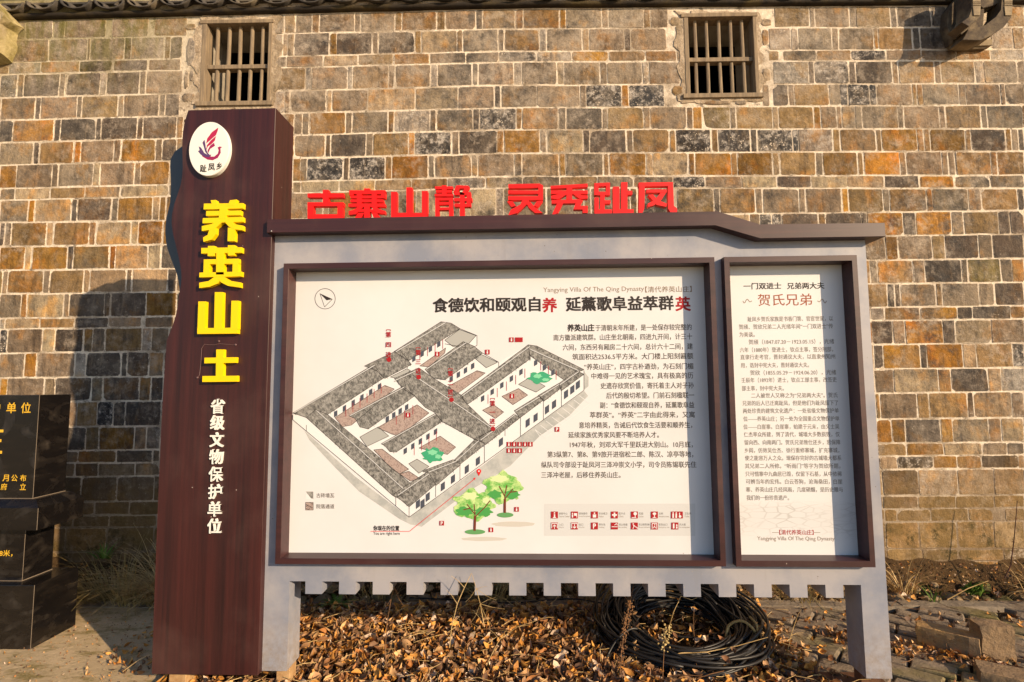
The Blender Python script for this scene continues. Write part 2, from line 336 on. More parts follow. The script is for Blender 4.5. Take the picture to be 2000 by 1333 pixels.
bm = bmesh.new(); vs = [bm.verts.new(p) for p in ((-90, -90, -0.09), (90, -90, -0.09), (90, 90, -0.09), (-90, 90, -0.09))]; bm.faces.new(vs)
obj('surrounding_ground', bm, M_CONC, kind='structure')

# ------------------------------------------------------------------ OLD BRICK HOUSE
house = empty('brick_house', (0, WY, 0), WTH)
tag(house, 'old grey and ochre brick house wall with two small barred windows, behind the signboard', 'building')
PAL = {'g': (.25, .188, .126, .35), 'd': (.105, .083, .066, .45), 'k': (.045, .043, .044, .95), 'b': (.275, .175, .075, .30), 'o': (.275, .140, .030, .28),
       'O': (.42, .205, .032, .25), 't': (.41, .305, .185, .3), 'w': (.33, .28, .225, .8), 'm': (.17, .125, .045, .6)}
# y of the joint under every course, at x=180, 1000 and 1850 of the photograph; None where the signboard hides it
YL = [38, 75, 119, 142, 187.5, 231.5, 275, 319, 364.5, 387.5, 433, 480, 527, 572.7, 620, 641.6, 688.5, 737, 784.5, 833.6, 880, 904.5, 931, 980, 1007, 1030.5, 1078, 1103, 1150]
YM = [18, 57, 101, 122, 167, 211, 254, 300, 345, 367]
YR = [12, 54, 97.5, 119, 164, 206.5, 252, 296.5, 343, 368.5, 413.5, 459.5, 506.8, 553.5, 599, 625, 672, 719.8, 767, 817.6, 865, 890, 916.4, 968, 993.4, 1019, 1072, 1096, 1150]
ROWS = """
30g51g105g128g208.219g291.301b367|535g555|557b577.578g608.611o623.625g692.694g705.706g771.773b785.786b852.854b869.871g929.931d942.944b1007o1021.1022b1092.1094o1106.1106g1174.1176g1187.1189g1256.1258b1269.1270g1305|1512b1580.1582g1590.1592g1657.1660g1670.1672b1738.1740d1750.1752d1815.1820d1848.1965b2000
28g95.97g170.172g177.178g243.245d256.257g321.323o333.335d357|534w553|562b574.576d643.645o657.659d726.728g739.741d809.811o822.824t892.894b903.905g972.974g984.986b1053.1056w1066.1068g1136.1138b1150.1152g1219.1221d1231.1233g1302|1502w1543.1546w1557.1560g1623.1625g1636.1638g1705.1707b1714.1716b1780.1783d1795.1797d1848.1935w1975.1980b2000
18w80.82b155.156d220.222d290.290g355|534g558.561g630.633t697.700b768.770o838.841g908.911g975.975w1047.1049w1116.1118O1188.1190b1259.1261o1321.1322g1328|1500b1521.1528g1594.1596b1660.1663k1729.1731g1797.1799g1865.1867o1933.1935w2000
0w33.36g46.48d116.118g128.130d195.198w208.210d272.274g284.286g357|530b596.598w608.610g677.680w688.690t758.760g770.772g840.842w853.856g921.923g933.936g1003.1005w1018.1020g1087.1089t1101.1103g1171.1173g1185.1187g1254.1256w1267.1269g1328|1510w1578.1580d1589.1592k1655.1660d1669.1673d1741.1744b1754.1756b1823.1826g1835.1838b1903.1905w1920.1922g1985.1988g2000
2b68.70d78.82g150.152g160.163b230.232g241.243g310.313g322.325d352|532w555.558g566.568g637.639t648.650g717.719t810.812t894.896g965.967d977.979g1048.1050g1132.1134g1143.1146k1213.1215O1227.1229k1298|1488g1502.1510d1538.1541g1550.1552b1618.1620g1640.1642k1655.1657k1697.1699k1711.1713g1780.1782b1790.1791b1802.1804g1871.1873g1885.1887g1953.1955g1963.1965g2000
0d26.27O105.107d118.119d187.188d198.200d267.270d279.281d345.347g358|575g590.592g603.605o674.676g687.688g757.759o769.771w839.841g852.854g923.925d936.938k1007.1009o1019.1021b1090.1092g1104.1106d1175.1177g1185.1188b1256.1258g1268.1271g1340.1342g1352.1354O1370.1373m1425.1427g1437.1438b1508.1509t1519.1521b1588.1590o1601.1603g1633.1635g1643.1645g1669.1672g1682.1684g1752.1754g1764.1766g1833.1835g1844.1848b1914.1916g1926.1928g1996
0t64.67d76.78b144.146O157.160g222.224g236.238o303.306g316.318d345|575g634.637d645.648d714.717g727.730b797.799O809.812k881.884g895.898d970.972o983.985o1054.1056g1067.1069t1138.1140d1151.1153d1222.1224g1235.1237b1306.1309b1319.1321k1388.1390b1401.1403k1465.1467d1477.1480k1547.1549k1558.1561w1625.1628b1639.1642b1709.1711b1720.1723o1790.1793b1803.1805b1815.1817o1884.1886b1894.1897d1962.1964o1974.1976g1988.1990d2000
0o31.34g101.104g113.116g181.184t195.198g262.265g273.277o332|572b586.588g599.601k669.671g681.683k751.754b764.766o836.838g848.850g920.922g933.935g1004.1006g1018.1020t1091.1094o1104.1106g1177.1180b1189.1191o1261.1263t1274.1276t1343.1346o1356.1358O1427.1429b1439.1441o1508.1510b1521.1524b1592.1594g1605.1608o1674.1676b1685.1688O1756.1758g1769.1771g1838.1841g1851.1853g1864.1867b1934.1936o1946.1949b2000
0g29.31t97.99b165.168t234.237t305.308t330|572t587.590t661.663t731.734t803.806b873.875w948.950t1020.1022g1093.1094b1166.1168g1236.1238g1312.1316k1376.1378g1447.1449t1516.1518d1583.1585t1654.1655t1726.1728d1794.1796O1861.1864g1932.1934g2000
0g55.57O67.70t139.141d151.152d217.219g230.232o297.300t311.313o325|565g630.632t642.644o715.717g727.729g800.802o812.814t885.887g898.900t968.971w983.986g1052.1055g1066.1068g1140.1142g1153.1155g1230.1232b1243.1245d1310.1322b1393.1396d1405.1407b1475.1477g1488.1490g1559.1561g1572.1574g1643.1645O1655.1657b1723.1725g1736.1739b1808.1810o1819.1822g1889.1892g1915.1917b1986.1989d2000
0d9.11g22.24b91.93t104.106b174.176g186.188t256.258t270.272O318|1410t1463.1465g1482.1487k1505.1510k1525.1530d1598.1600g1611.1613d1682.1684d1693.1695O1762.1765d1787.1790O1857.1859t1880.1883b1949.1951d1971.1973d2000
0o48.51t61.63o131.133d142.145b213.215o225.227t288.290t315|1690g1728.1731o1752.1755g1819.1822b1844.1847d1910.1912g1936.1939d2000
5g15.17b84.86g97.99b163.165t176.178t246.248g257.260t326.329d345|1690b1698.1700g1712.1714b1781.1784g1805.1808d1877.1879g1887.1892m1953.1955g1973.1979b2000
0g41.43b53.53t124.126g134.137d203.206d215.217d284.287o345|1690b1731.1735d1745.1748d1757.1760g1827.1829b1838.1841g1910.1912g1940.1943d2000
0w10.12t77.79b144.147d211.214g277.284g340|1700w1725.1728b1795.1798O1868.1871d1896.1901d1972.1975b2000
0k13.16g82.84t107.109d163.165b180.182g205.207b277.279w295.297g330|1703d1742.1745g1766.1769O1841.1843d1864.1867t1935.1937g2000
0g47.50O71.75g145.147w166.170d236.237d247.250d290.293g320|1707d1724.1726O1796.1798d1809.1811O1879.1882t1905.1908b1976.1979k2000
0O12.16g85.87t107.109d178.180g199.203d270.275b293.298d318|1708g1745.1746t1831.1834b1855.1858d1928.1931t1953.1956w2000
60g94.97b112.125g150.151b189.191k221.223d243.247d315|1710b1718.1720g1789.1793b1813.1816b1887.1891d1900.1902t1975.1977g2000
120o126.127d167.170b193.195o262.263g284.288w313|1712o1741.1742o1767.1769d1836.1838O1859.1862t1930.1932g1955.1957t2000
115g151.155b226.229d297.300g313|1714b1768.1772o1841.1844t1915.1920g1965.1969d2000
115g145.149d191.194g263.266g313|1718g1750.1753k1820.1824O1868.1870b1914.1918d1987.1990g2000
113d157.160d228.231d300.303d313|1723d1791.1796w1868.1871g1939.1943g2000
155d184.186d252.254d310|1724d1791.1795b1863.1868b1940.1943b2000
105d142.144d213.215d307|1727b1750.1753b1815.1820b1890.1893b1940.1962g2000
100d127.129b207.210d300|1730b1793.1797b1868.1870b1940.1943t2000
110d180.184d260|1732b1800.1803d1870.1873b1960
110d210.214d300|1740d1850.1853b1960""".strip().split('\n')
import re
w1 = (*on_wall(388, 207), *on_wall(533, 38)); w2 = (*on_wall(1330, 194), *on_wall(1484, 26))
W1 = (-2.475, -1.94, 3.532, 4.205); W2 = (1.180, 1.722, 3.54, 4.195)       # u0,u1,z0,z1 of the two openings
def rowz(i, u):       # height of the joint under course i at position u of the wall
    a = on_wall(180, YL[i]); c = on_wall(1850, YR[i])
    if i < len(YM):
        b = on_wall(1000, YM[i])
        if u < b[0]: t = (u - a[0]) / (b[0] - a[0]); return a[1] + (b[1] - a[1]) * max(-0.4, t)
        t = (u - b[0]) / (c[0] - b[0]); return b[1] + (c[1] - b[1]) * min(1.3, t)
    t = max(-0.3, min(1.3, (u - a[0]) / (c[0] - a[0]))); return a[1] + (c[1] - a[1]) * t
def pxy(i, px):
    f = lambda k: YL[k] + (YR[k] - YL[k]) * (px - 180) / 1670 if k >= len(YM) else (YL[k] + (YM[k] - YL[k]) * (px - 180) / 820 if px < 1000 else YM[k] + (YR[k] - YM[k]) * (px - 1000) / 850)
    return 0.5 * (f(i) + f(i + 1))
def brick_geom(bm, lt, le, u0, u1, i, c, joint=0.0034):
    """one brick: front face with worn, uneven corners, chamfered edges, its sides running back into the mortar"""
    w_ = u1 - u0; j = joint * 0.55
    r_ = random.uniform(0.003, 0.010) if w_ > 0.09 else random.uniform(0.002, 0.006)
    wob = lambda u, q: 0.0030 * noise.noise(Vector((u * 6.3, q * 3.1, 0))) + 0.0016 * noise.noise(Vector((u * 31, q * 7.7, 2)))
    o1, o2 = random.uniform(-.0010, .0030), random.uniform(-.0010, .0030)
    zt = lambda u: rowz(i, u) - joint + wob(u, i) - o1 + random.uniform(-.0012, .0012); zb = lambda u: rowz(i + 1, u) + joint + wob(u, i + 1) + o2 + random.uniform(-.0012, .0012)
    out = []
    a, b = u0 + j + random.uniform(-.0012, .003), u1 - j - random.uniform(-.0012, .003); jt = lambda: random.uniform(-.0028, .0028); rr = lambda: r_ * random.uniform(.5, 1.6) * (2.4 if random.random() < .07 else 1)
    um = (a + b) / 2; q = rr(); out += [(a + jt(), zb(a) + q), (a + q, zb(a))]
    out += [(um, zb(um))] if w_ > 0.09 else []
    q = rr(); out += [(b - q, zb(b)), (b + jt(), zb(b) + q)]; q = rr(); out += [(b + jt(), zt(b) - q), (b - q, zt(b))]
    out += [(um, zt(um))] if w_ > 0.09 else []
    q = rr(); out += [(a + q, zt(a)), (a + jt(), zt(a) - q)]
    cu = sum(p[0] for p in out) / len(out); cz = sum(p[1] for p in out) / len(out)
    H = max(p[1] for p in out) - min(p[1] for p in out)
    pr = -0.0022 - random.uniform(0, 0.0022); ti = random.uniform(-.0035, .0035); tj = random.uniform(-.002, .002)
    n = len(out); ch = 0.004; eb = 0.016
    def ring(ins, y):
        vv = []
        for p in out:
            sx = 1 - 2 * ins / w_; sz = 1 - 2 * ins / H
            x = cu + (p[0] - cu) * sx; z = cz + (p[1] - cz) * sz
            vv.append(bm.verts.new((x, y + (ti * (x - cu) / w_ + tj * (z - cz) / H if y < 0 else 0), z)))
        return vv
    ins2 = min(eb, w_ * 0.3, H * 0.3)
    rs = [(ring(ins2, pr - 0.0006), ins2), (ring(ch * 0.6, pr), 0.002), (ring(0, pr + ch), 0.0), (ring(-0.0005, 0.012), 0.0)]
    fs = [bm.faces.new(rs[0][0])]
    for k in range(3):
        A, B = rs[k][0], rs[k + 1][0]
        for q in range(n): fs.append(bm.faces.new((A[q], B[q], B[(q + 1) % n], A[(q + 1) % n])))
    wm = random.uniform(-.09, .09); col = [c[0] * (1 + wm), c[1], c[2] * (1 - wm * .8)]; lum = random.uniform(0.72, 1.22)
    for (R_, e) in rs:
        for v in R_: v[lt] = (col[0] * lum, col[1] * lum, col[2] * lum, c[3]); v[le] = e
    return fs
def new_bbm():
    bm = bmesh.new(); return bm, bm.verts.layers.float_color.new('tint'), bm.verts.layers.float.new('edge')
rest = new_bbm(); counts = {'brick': 0, 'end_brick': 0, 'thin_brick': 0}
todo = []
for i, row in enumerate(ROWS):
    thin = (YL[i + 1] - YL[i]) < 30
    segs = []
    spans = []
    for part in row.split('|'):
        tk = re.findall(r'([\d]+)|([a-zA-Z])|(\.)', part); prev = None; col = None; f0 = None
        for nmb, ch, dot in tk:
            if nmb:
                x = float(nmb)
                if f0 is None: f0 = x
                if col: segs.append((on_wall(prev, pxy(i, prev))[0], on_wall(x, pxy(i, x))[0], col, 1)); col = None
                prev = x; last = x
            elif ch: col = ch
        spans.append((on_wall(f0, pxy(i, f0))[0], on_wall(last, pxy(i, last))[0]))
    # close gaps between neighbouring bricks of a run so that one mortar joint remains
    segs.sort()
    for k in range(len(segs) - 1):
        g_ = segs[k + 1][0] - segs[k][1]
        if abs(g_) < 0.022:
            mid = (segs[k + 1][0] + segs[k][1]) / 2; segs[k] = (segs[k][0], mid, *segs[k][2:]); segs[k + 1] = (mid, *segs[k + 1][1:])
    # courses behind the sign and beyond the frame go on in the same bond
    holes = [(-4.9, spans[0][0])] + [(spans[k][1], spans[k + 1][0]) for k in range(len(spans) - 1)] + [(spans[-1][1], 4.7)]
    zc = rowz(i, 0) - 0.05
    for (a, b) in holes:
        u = a + 0.001
        while b - u > 0.03:
            ww = 0.248 if thin else (0.25 if random.random() < 0.93 else 0.18)
            if b - u - ww < 0.05: ww = b - u
            hit = any(u + ww > W[0] - 0.02 and u < W[1] + 0.02 and rowz(i, u) > W[2] - 0.06 for W in (W1, W2))
            cc = random.choices('gdbotwk', (40, 18, 14, 10, 10, 4, 4))[0]
            if not hit: segs.append((u, u + ww, cc, 0))
            u += ww
            if not thin and b - u > 0.08:
                w2_ = 0.048 if i < 16 else 0.09
                hit = any(u + w2_ > W[0] - 0.02 and u < W[1] + 0.02 and rowz(i, u) > W[2] - 0.06 for W in (W1, W2))
                if not hit: segs.append((u, u + w2_, random.choices('gdbot', (40, 20, 14, 14, 10))[0], 0))
                u += w2_
    for s in segs: todo.append((i, thin, s))
# the pieces the photograph shows become objects of their own; those hidden behind the sign or beyond the frame are joined
for i, thin, (a, b, c, seen) in todo:
    w_ = b - a
    nm = 'thin_brick' if thin else ('end_brick' if w_ < 0.11 else 'brick')
    if seen and counts[nm] < 299:
        counts[nm] += 1
        bm, lt, le = new_bbm(); brick_geom(bm, lt, le, a, b, i, PAL[c]); obj(nm, bm, M_BRICK, house)
    else: brick_geom(*rest, a, b, i, PAL[c])
o = obj('hidden_brickwork', rest[0], M_BRICK, house, kind='stuff')
# small stones set round the windows
smalls = [(363, 72, 385, 131, 'w'), (360, 138, 370, 176, 'g'), (371, 138, 380, 160, 'd'), (355, 182, 381, 200, 'g'), (362, 47, 383, 60, 'b'),
          (536, 56, 554, 68, 'g'), (1308, 34, 1329, 52, 't'), (1312, 168, 1335, 188, 'b'),
          (1486, 38, 1506, 52, 't'), (1488, 58, 1500, 90, 'o'), (1488, 134, 1504, 160, 't'), (1370, 197, 1430, 206, 'g'), (1436, 197, 1458, 206, 'g')]
for (x0, y0, x1, y1, c) in smalls:
    a, zb_ = on_wall(x0, y1); b, zt_ = on_wall(x1, y0); bm, lt, le = new_bbm()
    n = 9; cu, cz = (a + b) / 2, (zb_ + zt_) / 2; hw, hh = (b - a) / 2, (zt_ - zb_) / 2; rs = []
    for s_, y_, e in ((0.7, -0.009, 0.012), (0.93, -0.006, 0.002), (1.0, 0.012, 0)):
        R_ = []
        for q in range(n):
            t = 2 * math.pi * q / n; ct, st = math.cos(t), math.sin(t); k_ = 1 / max(abs(ct), abs(st)) ** 0.75
            v = bm.verts.new((cu + hw * ct * k_ * s_, y_, cz + hh * st * k_ * s_)); v[lt] = PAL[c]; v[le] = e; R_.append(v)
        rs.append(R_)
    bm.faces.new(rs[0])
    for k in range(2):
        for q in range(n): bm.faces.new((rs[k][q], rs[k + 1][q], rs[k + 1][(q + 1) % n], rs[k][(q + 1) % n]))
    obj('packing_stone', bm, M_BRICK, house)
# mortar core with the two openings
ztop = 4.9
us = sorted([-5.2, W1[0], W1[1], W2[0], W2[1], 5.0]); zs = sorted([-0.3, W1[2], W2[2], W2[3], W1[3], ztop]); TH = 0.38
bm = bmesh.new()
def inside(u, z): return any(W[0] < u < W[1] and W[2] < z < W[3] for W in (W1, W2))
for yy in (-0.0012, TH):
    for a, b in zip(us, us[1:]):
        for c_, d_ in zip(zs, zs[1:]):
            if not inside((a + b) / 2, (c_ + d_) / 2): bm.faces.new([bm.verts.new(p) for p in ((a, yy, c_), (b, yy, c_), (b, yy, d_), (a, yy, d_))])
obj('mortar_core', bm, M_MORTAR, house)
for W in (W1, W2):
    bm = bmesh.new(); a, b, c_, d_ = W
    for q in (((a, 0, c_), (a, TH, c_), (a, TH, d_), (a, 0, d_)), ((b, 0, c_), (b, TH, c_), (b, TH, d_), (b, 0, d_)), ((a, 0, c_), (b, 0, c_), (b, TH, c_), (a, TH, c_)), ((a, 0, d_), (b, 0, d_), (b, TH, d_), (a, TH, d_))):
        bm.faces.new([bm.verts.new(p) for p in q])
    obj('window_reveal', bm, M_REVEAL, house)
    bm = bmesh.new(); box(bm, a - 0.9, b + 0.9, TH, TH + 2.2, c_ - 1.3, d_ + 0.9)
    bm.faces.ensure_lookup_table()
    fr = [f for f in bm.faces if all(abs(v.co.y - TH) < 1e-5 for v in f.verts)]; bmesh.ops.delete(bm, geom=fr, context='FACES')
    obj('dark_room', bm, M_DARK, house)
# plaster collars round the openings: uneven outline, slightly proud of the bricks
def plaster(name, outer, W, grow):
    bm = bmesh.new(); N = 84; a, b, c_, d_ = W; ins, outr, back = [], [], []
    for k in range(N):
        t = 2 * math.pi * k / N; ct, st = math.cos(t), math.sin(t)
        u, z = (a + b) / 2 + (b - a) / 2 * max(-1, min(1, ct * 1.5)), (c_ + d_) / 2 + (d_ - c_) / 2 * max(-1, min(1, st * 1.5))
        L_, Rr, Bt, Tp = grow
        gx = (L_ if ct < 0 else Rr) * min(1, abs(ct) * 1.5); gz_ = (Bt if st < 0 else Tp) * min(1, abs(st) * 1.5)
        nz = 0.85 + 1.3 * noise.noise(Vector((u * 11, z * 11, 2.0))) + 0.7 * noise.noise(Vector((u * 37, z * 37, 5.0))); nz = max(0.12, nz)
        ou = u + math.copysign(gx * nz, ct); oz = z + math.copysign(gz_ * nz, st)
        ins.append(bm.verts.new((u, -0.010, z))); outr.append(bm.verts.new((ou, -0.0075, oz))); back.append(bm.verts.new((ou + math.copysign(.003, ct), 0.004, oz + math.copysign(.003, st))))
    for k in range(N):
        k2 = (k + 1) % N
        bm.faces.new((ins[k], outr[k], outr[k2], ins[k2])); bm.faces.new((outr[k], back[k], back[k2], outr[k2]))
    return obj(name, bm, M_PLASTER, house)
plaster('window_plaster', None, W1, (0.060, 0.050, 0.045, 0.035)); plaster('window_plaster', None, W2, (0.055, 0.035, 0.040, 0.030))
# barred windows: window > frame, crossbar, bar
def window(W, lean):
    a, b, c_, d_ = W
    wp = empty('barred_window', ((a + b) / 2, 0.0, c_), 0, house); hw = (b - a) / 2; H = d_ - c_
    def P_(x0, x1, z0, z1, y0, y1, nm='window_frame', m=M_WINWOOD): mkbox(nm, x0, x1, y0, y1, z0, z1, m, wp, bev=0.003)
    P_(-hw, -hw + 0.032, 0.026, H - 0.026, -0.014, 0.085); P_(hw - 0.026, hw, 0.026, H - 0.026, -0.014, 0.085)
    P_(-hw - 0.02, hw + 0.01, H - 0.025, H + 0.004, -0.018, 0.09); P_(-hw - 0.025, hw + 0.025, -0.008, 0.025, -0.026, 0.10)
    zm = H * 0.465; P_(-hw + 0.033, hw - 0.027, zm - 0.010, zm + 0.022, 0.012, 0.068, 'crossbar')
    iw = 2 * hw - 0.058
    for row, (z0, z1) in enumerate(((0.026, zm - 0.011), (zm + 0.023, H - 0.026))):
        for k in range(5):
            x = -hw + 0.032 + iw * (k + 0.72) / 5.45 + random.uniform(-.003, .003); bm = bmesh.new(); r_ = 0.0135
            dx = random.uniform(-.003, .003)
            pts = [(r_, 0), (r_ * .75, -r_ * .8), (0, -r_), (-r_ * .75, -r_ * .8), (-r_, 0), (-r_ * .7, r_ * .8), (r_ * .7, r_ * .8)]
            lo = [bm.verts.new((x + p[0], 0.035 + p[1], z0)) for p in pts]; hi = [bm.verts.new((x + dx + p[0] * .95, 0.035 + p[1], z1)) for p in pts]
            for q in range(7): bm.faces.new((lo[q], lo[(q + 1) % 7], hi[(q + 1) % 7], hi[q]))
            bm.faces.new(lo); bm.faces.new(hi[::-1]); obj('bar', bm, M_WINWOOD, wp)
window(W1, 0); window(W2, 0)
# earth bank and footing stones at the wall base are separate; eaves: rounded moulding, board and pan tiles
ze = lambda u: rowz(0, u)
bm = bmesh.new(); NS = 60; prof = [(0.0, 0.004), (-0.022, 0.001), (-0.040, 0.006), (-0.047, 0.020), (-0.042, 0.030), (-0.022, 0.036), (-0.022, 0.32)]
ringv = []
for k in range(NS + 1):
    u = -5.0 + 10.0 * k / NS; w_ = 0.004 * noise.noise(Vector((u * 2.7, 0, 0)))
    ringv.append([bm.verts.new((u, p[0], ze(u) + p[1] + w_)) for p in prof])
for k in range(NS):
    for q in range(5): bm.faces.new((ringv[k][q], ringv[k + 1][q], ringv[k + 1][q + 1], ringv[k][q + 1]))
obj('eave_moulding', bm, M_EAVE, house, smooth=True)
bm = bmesh.new(); box(bm, -5.0, 5.0, -0.030, 0.3, 4.345, 4.36); obj('eave_board', bm, M_TILE, house)
def tile_mesh(r_, L, up):
    bm = bmesh.new(); n = 8; A = []
    for y_, dz in ((0, 0), (L, L * 0.42)):
        for rr in (r_, r_ - 0.014):
            A.append([bm.verts.new((rr * math.cos(math.pi * (k / n)) * 1.05, y_, dz + (1 if up else -1) * rr * 0.62 * math.sin(math.pi * k / n))) for k in range(n + 1)])
    for k in range(n):
        bm.faces.new((A[0][k], A[0][k + 1], A[2][k + 1], A[2][k])); bm.faces.new((A[1][k], A[3][k], A[3][k + 1], A[1][k + 1])); bm.faces.new((A[0][k], A[1][k], A[1][k + 1], A[0][k + 1]))
    bmesh.ops.recalc_face_normals(bm, faces=bm.faces)
    me = bpy.data.meshes.new('roof_tile'); bm.to_mesh(me); bm.free(); me.materials.append(M_TILE)
    for p in me.polygons: p.use_smooth = True
    return me
pan = tile_mesh(0.112, 0.7, False); cov = tile_mesh(0.085, 0.7, True)
for k in range(40):
    u = -4.95 + k * 0.255; zz_ = ze(u)
    o = link('pan_tile', pan, None, house); o.location = (u, -0.075 + random.uniform(-.010, .010), zz_ + 0.098 + random.uniform(-.005, .005)); o.rotation_euler = (0, R(random.uniform(-3, 3)), R(random.uniform(-2, 2)))
    o = link('cover_tile', cov, None, house); o.location = (u + 0.127, -0.062 + random.uniform(-.010, .010), zz_ + 0.055 + random.uniform(-.005, .005)); o.rotation_euler = (0, R(random.uniform(-3, 3)), 0)
mkbox('roof_deck', -5.0, 5.0, -0.10, 0.9, 4.46, 4.5, M_TILE, house)
# carved double-hooked corbel
def corbel():
    cb = empty('carved_corbel', (0, 0, 0), 0, house); cb['label'] = 'dark carved corbel with two curled hooks under the eaves'
    def piece(nm, px, n0, n1, m=M_CORBEL, bev=.003):
        pts = [on_wall(x, y, n0) for x, y in px]; bm = bmesh.new(); prism(bm, pts, n0, n1)
        bmesh.ops.bevel(bm, geom=bm.edges[:], offset=bev, segments=1, affect='EDGES'); return obj(nm, bm, m, cb)
    piece('ledge', [(1861, 90), (1859, 79), (1939, 77), (1938, 89)], -.055, -.004, M_CORBELL)
    piece('ledge_foot', [(1866, 96), (1862, 88), (1934, 88), (1926, 95)], -.040, -.004)
    piece('scroll_block', [(1862, 84), (1850, 50), (1853, 18), (1870, -6), (1874, -40), (1902, -40), (1900, 22), (1894, 38), (1876, 52), (1868, 68)], -.075, -.004)
    piece('hook', [(1872, 62), (1880, 44), (1893, 34), (1898, 22), (1899, -45), (1916, -45), (1915, 30), (1904, 44), (1892, 56), (1878, 68)], -.14, -.06)
    piece('hook_head', [(1878, 44), (1893, 34), (1898, 22), (1899, -45), (1916, -45), (1915, 30), (1906, 42), (1892, 52)], -.25, -.12)
    piece('hook', [(1880, 78), (1890, 60), (1905, 55), (1925, 50), (1946, 34), (1956, 20), (1960, -45), (1979, -45), (1976, 34), (1962, 52), (1940, 68), (1915, 79)], -.17, -.05)
    piece('neck', [(1886, 76), (1892, 52), (1904, 36), (1908, -45), (1921, -45), (1922, 24), (1920, 48), (1916, 76)], -.13, -.05)
    piece('brow', [(1912, -45), (1966, -45), (1962, 0), (1944, 10), (1920, 16), (1912, 10)], -.14, -.05)
    for x0, x1, n in ((1899.5, 1914.5, -.252), (1961, 1976.5, -.172)):
        for y0, y1 in ((-2, 4.5), (6, 8), (9.5, 11.5), (13, 31)):
            pts = [on_wall(x, y, n) for x, y in ((x0, y0), (x1, y0), (x1 + (0 if y1 < 20 else -1), y1), (x0 + (0 if y1 < 20 else 2), y1))]
            bm = bmesh.new(); prism(bm, pts, n - .004, n + .004); obj('carved_band', bm, M_CORBELL, cb)  # light bands paint the sunlight on each hook's end face
    return cb
M_CORBELL = grainy('sunlit_carved_stone', (0.34, 0.27, 0.17), (0.22, 0.17, 0.11), 22, 0.85, 0.5, 0.004)  # paler copy of the corbel stone: sun on hook noses and ledge painted in
corbel()
# rough plastered corbel at the opposite end
bm = bmesh.new(); pts = [(-3.99, 3.86), (-3.86, 3.90), (-3.83, 4.02), (-3.84, 4.12), (-3.80, 4.17), (-3.96, 4.38), (-4.25, 4.40), (-4.25, 3.86)]
prism(bm, [(x - 0.07, z) for x, z in pts], -0.16, -0.004); bmesh.ops.subdivide_edges(bm, edges=bm.edges[:], cuts=3, use_grid_fill=True)
for v in bm.verts: v.co += Vector((noise.noise(v.co * 9), noise.noise(v.co * 9 + Vector((5, 0, 0))), noise.noise(v.co * 9 + Vector((0, 5, 0))))) * 0.022
o = obj('plastered_corbel', bm, M_MOSSSTONE, house, smooth=False)

# ------------------------------------------------------------------ rubble footing, earth bank, kerb
def rock(name, c, s, m, parent, seed, flat=0.75):
    bm = bmesh.new(); bmesh.ops.create_icosphere(bm, subdivisions=2, radius=1); sd = Vector((seed * 3.7, seed * 1.3, seed * 2.1))
    for v in bm.verts:
        d = 1 + 0.32 * noise.noise(v.co * 1.3 + sd) + 0.10 * noise.noise(v.co * 3.1 + sd); v.co = Vector((v.co.x * s[0], v.co.y * s[1], v.co.z * s[2])) * d
    bmesh.ops.rotate(bm, cent=(0, 0, 0), matrix=Matrix.Rotation(random.uniform(0, 6.28), 3, 'Z'), verts=bm.verts)
    bmesh.ops.translate(bm, vec=c, verts=bm.verts); return obj(name, bm, m, parent)
rub = empty('rubble_drain', (0, 3.6, 0)); tag(rub, 'line of loose rubble stones and earth filling the drain between kerb and wall foot', 'rubble')
bm = bmesh.new(); NBk = 420; prof = [(-0.03, -0.02), (0.05, 0.05), (0.11, 0.15), (0.15, 0.24), (0.185, 0.27)]; rv = []
for k in range(NBk + 1):
    x = -4.6 + 9.2 * k / NBk; off = 0.021 * x; rr = []
    for q, (py_, pz) in enumerate(prof):
        n_ = noise.noise(Vector((x * 4, q * 1.7, 0))); n2 = noise.noise(Vector((x * 17, q * 2.9, 4)))
        rr.append(bm.verts.new((x, py_ + off + 0.020 * n2, pz * (1 + 0.35 * n_) + 0.022 * n2 - 0.05)))
    rv.append(rr)
for k in range(NBk):
    for q in range(4): bm.faces.new((rv[k][q], rv[k + 1][q], rv[k + 1][q + 1], rv[k][q + 1]))
obj('earth_bank', bm, M_SOIL, rub, smooth=True)
x = -3.6; sd = 1
while x < 3.9:
    s = random.uniform(0.028, 0.055); off = 0.021 * x
    rock('stone', (x, random.uniform(-.03, 0.01) + off, random.uniform(-.02, 0.015)), (s * 1.25, s, s * .8), M_ROCK, rub, sd); sd += 1
    if random.random() < 0.75:
        s2 = random.uniform(0.024, 0.045); rock('stone', (x + random.uniform(0, .05), 0.055 + off, random.uniform(.04, .075)), (s2 * 1.3, s2, s2 * .8), M_ROCK, rub, sd); sd += 1
    x += s * 2.3
kerb = empty('kerb', (0, 0, 0)); kerb['kind'] = 'structure'
x = -4.2
while x < 4.2:
    L = random.uniform(0.42, 0.7); yb = 3.43 + 0.021 * x; bm = bmesh.new(); box(bm, x + .004, x + L - .004, yb, yb + 0.085, -0.05, 0.026 + random.uniform(-.004, .004))
    bmesh.ops.subdivide_edges(bm, edges=bm.edges[:], cuts=2, use_grid_fill=True)
    for v in bm.verts: v.co += Vector((noise.noise(v.co * 11), noise.noise(v.co * 11 + Vector((5, 0, 0))), noise.noise(v.co * 11 + Vector((0, 5, 0))))) * 0.006
    obj('kerb_stone', bm, M_KERB, kerb); x += L

